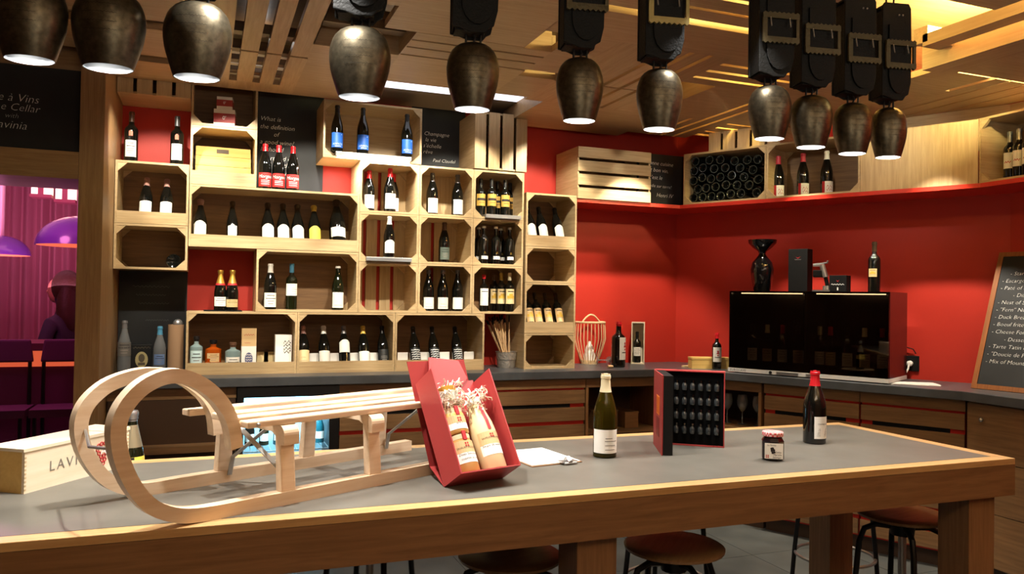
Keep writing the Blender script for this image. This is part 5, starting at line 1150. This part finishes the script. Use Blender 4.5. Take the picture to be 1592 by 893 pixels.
# ------------------------------------------------------------------ cowbell lamps
BPROF = [(.68, 0), (.745, .08), (.81, .17), (.89, .28), (.95, .38), (.99, .5), (1.0, .6), (.97, .7), (.895, .8), (.82, .86), (.69, .92), (.55, .957), (.35, .985), (.12, .998), (0, 1.0)]
bells = [(45, -.46, .195), (170, -.27, .205), (303, -.04, .202), (560, .43, .190), (735, .80, .174), (900, 1.19, .166), (1025, 1.51, .170), (1195, 2.0, .167), (1260, 2.2, .166), (1325, 2.41, .160), (1380, 2.6, .150)]
names = ['leftmost cowbell lamp, cut by the edge of the picture', 'cowbell lamp hanging second from the left end of the row', 'cowbell lamp hanging above the sled horns, third in the row', 'broad cowbell lamp over the sled seat before the ceiling recess', 'cowbell lamp in front of the champagne quote board', 'cowbell lamp hanging before the corner of the dark red wall', 'cowbell lamp with a bright brass buckle over the tasting kit', 'cowbell lamp with a strap curling out on its left side', 'cowbell lamp above the pink capped bottles', 'cowbell lamp second from the right end of the row', 'smallest cowbell lamp at the right end of the row']
for (px, x, wdt), lb in zip(bells, names):
    z0 = 2.208+(.016 if px < 400 else .020 if px == 1195 else .010 if px < 1200 else .004 if px < 1300 else -.004); hb = .220 if px < 1100 else .206
    t = thing('cowbell_lamp', lb, 'lamp', (x, 2.45, z0), R(-12)); r = wdt/2*(.94 if px < 400 else 1.0)
    mb = MB(); mb.lathe([(r*a_, hb*b_) for a_, b_ in BPROF], 32, sy=.82)
    obj('bell', mb, BELLM, t, True)
    obj('bell_inside', MB().lathe([(r*a_*.965, hb*b_*.97+.001) for a_, b_ in BPROF], 28, sy=.82), BELLIN, t, True)
    obj('bulb', MB().lathe([(0, .05), (.018, .05), (.020, .062), (0, .07)], 16), LED, t, True)
    mb = MB()
    mb.M = Matrix.Diagonal((1, .82, 1, 1))
    for k_, fr_ in enumerate((.40, .50, .61, .72)):
        rr_ = r*float(np.interp(fr_, [b_ for a_, b_ in BPROF], [a_ for a_, b_ in BPROF]))+.0012
        scribble(mb, -.5*r, .45*r, hb*fr_, .0018, 0, 0, .0009, rr_, k_+int(px), 34)
    tag(obj('engraving', mb, ENGR, t, True), kind='stuff')
    mb = MB()
    for sx in (-.28, .28): mb.tube([(sx*r, 0, hb*.95), (sx*r, 0, hb+.035)], .004, 6)
    mb.tube([(0, 0, hb), (.006, 0, hb+.014), (0, 0, hb+.028), (-.004, 0, hb+.04)], .004, 6); obj('hanger', mb, BLACKMET, t, True)
    # folded leather strap
    sw = r*.86; zb_ = hb+.024; zt_ = hb+.415
    for y0, y1 in ((-.052, -.040), (.03, .042)):
        obj('leather_strap', MB().prism([(-sw, zb_+.012), (-sw*.55, zb_+.006), (-sw*.2, zb_-.004), (sw*.45, zb_-.004), (sw*.62, zb_+.012), (sw*.82, zb_+.02), (sw*.98, zb_+.07), (sw*1.02, zb_+.2), (sw*.96, zt_-.02), (sw*.8, zt_), (-sw*.85, zt_), (-sw, zt_-.02)], y0, y1, 'y'), LEATHER, t, bevel=.003)
    mb = MB(); mb.box(-sw*.95, -sw*.9, -.04, .03, zb_+.014, zt_-.03); mb.box(-sw*.85, sw*.5, -.04, .03, zb_+.004, zb_+.012); mb.box(-sw*.8, sw*.75, -.04, .03, zt_-.012, zt_-.004); obj('strap_gusset', mb, LEATHER, t)
    fp = [(-sw*.62, zb_+.30)]+[(-sw*.62+sw*.72+sw*.72*math.cos(a_), zb_+.095+.075*math.sin(a_)) for a_ in [R(180+20*i) for i in range(10)]]+[(sw*.82, zb_+.30)]
    obj('leather_flap', MB().prism(fp, -.060, -.0525, 'y'), LEATHER, t, bevel=.002)
    if px > 600:
        n = 8; zb2 = zb_+.128; xs0, xs1 = -sw*.92, sw*1.12
        low = [(xs0+(xs1-xs0)*i/(2*n), zb2-.006-(.007 if i % 2 else 0)) for i in range(2*n+1)]
        mb = MB(); mb.prism(low+[(xs1, zb2+.012), (xs0, zb2+.014)], -.072, -.0605, 'y')
        up_ = [(xs0+(xs1-xs0)*i/(2*n), zb2+.102+(.006 if i % 2 else 0)) for i in range(2*n, -1, -1)]
        mb.prism([(xs0, zb2+.084), (xs1, zb2+.082)]+up_, -.072, -.0605, 'y')
        mb.prism([(xs0, zb2+.01), (xs0+.018, zb2+.01), (xs0+.018, zb2+.09), (xs0, zb2+.09)], -.070, -.0605, 'y'); mb.prism([(xs1-.012, zb2+.01), (xs1, zb2+.01), (xs1, zb2+.09), (xs1-.012, zb2+.09)], -.070, -.0605, 'y')
        obj('brass_buckle', mb, BRASSLIT if px == 1025 else BRASS, t); 
        [obj('buckle_pin', MB().tube([(xp, -.078, zb2+.05), (xp, -.066, zb2+.10)], .003, 6), STEEL, t) for xp in (xs0+.03, xs1-.04)]
    mb = MB(); [mb.sphere((sx*sw, -.054, zt_-.05), .004, 6) for sx in (.1, .35)]; obj('rivets', mb, STEEL, t)
    mb = MB(); [mb.tube([(sx*r, 0, zt_-.02), (sx*r, 0, 2.9-z0)], .004, 6) for sx in (-.2, .25)]; obj('ceiling_hook', mb, BLACKMET, t)
    spot((x, 2.45, z0+.040), (x, 2.45, 0), 24, 118, WHITE, .025, .5)
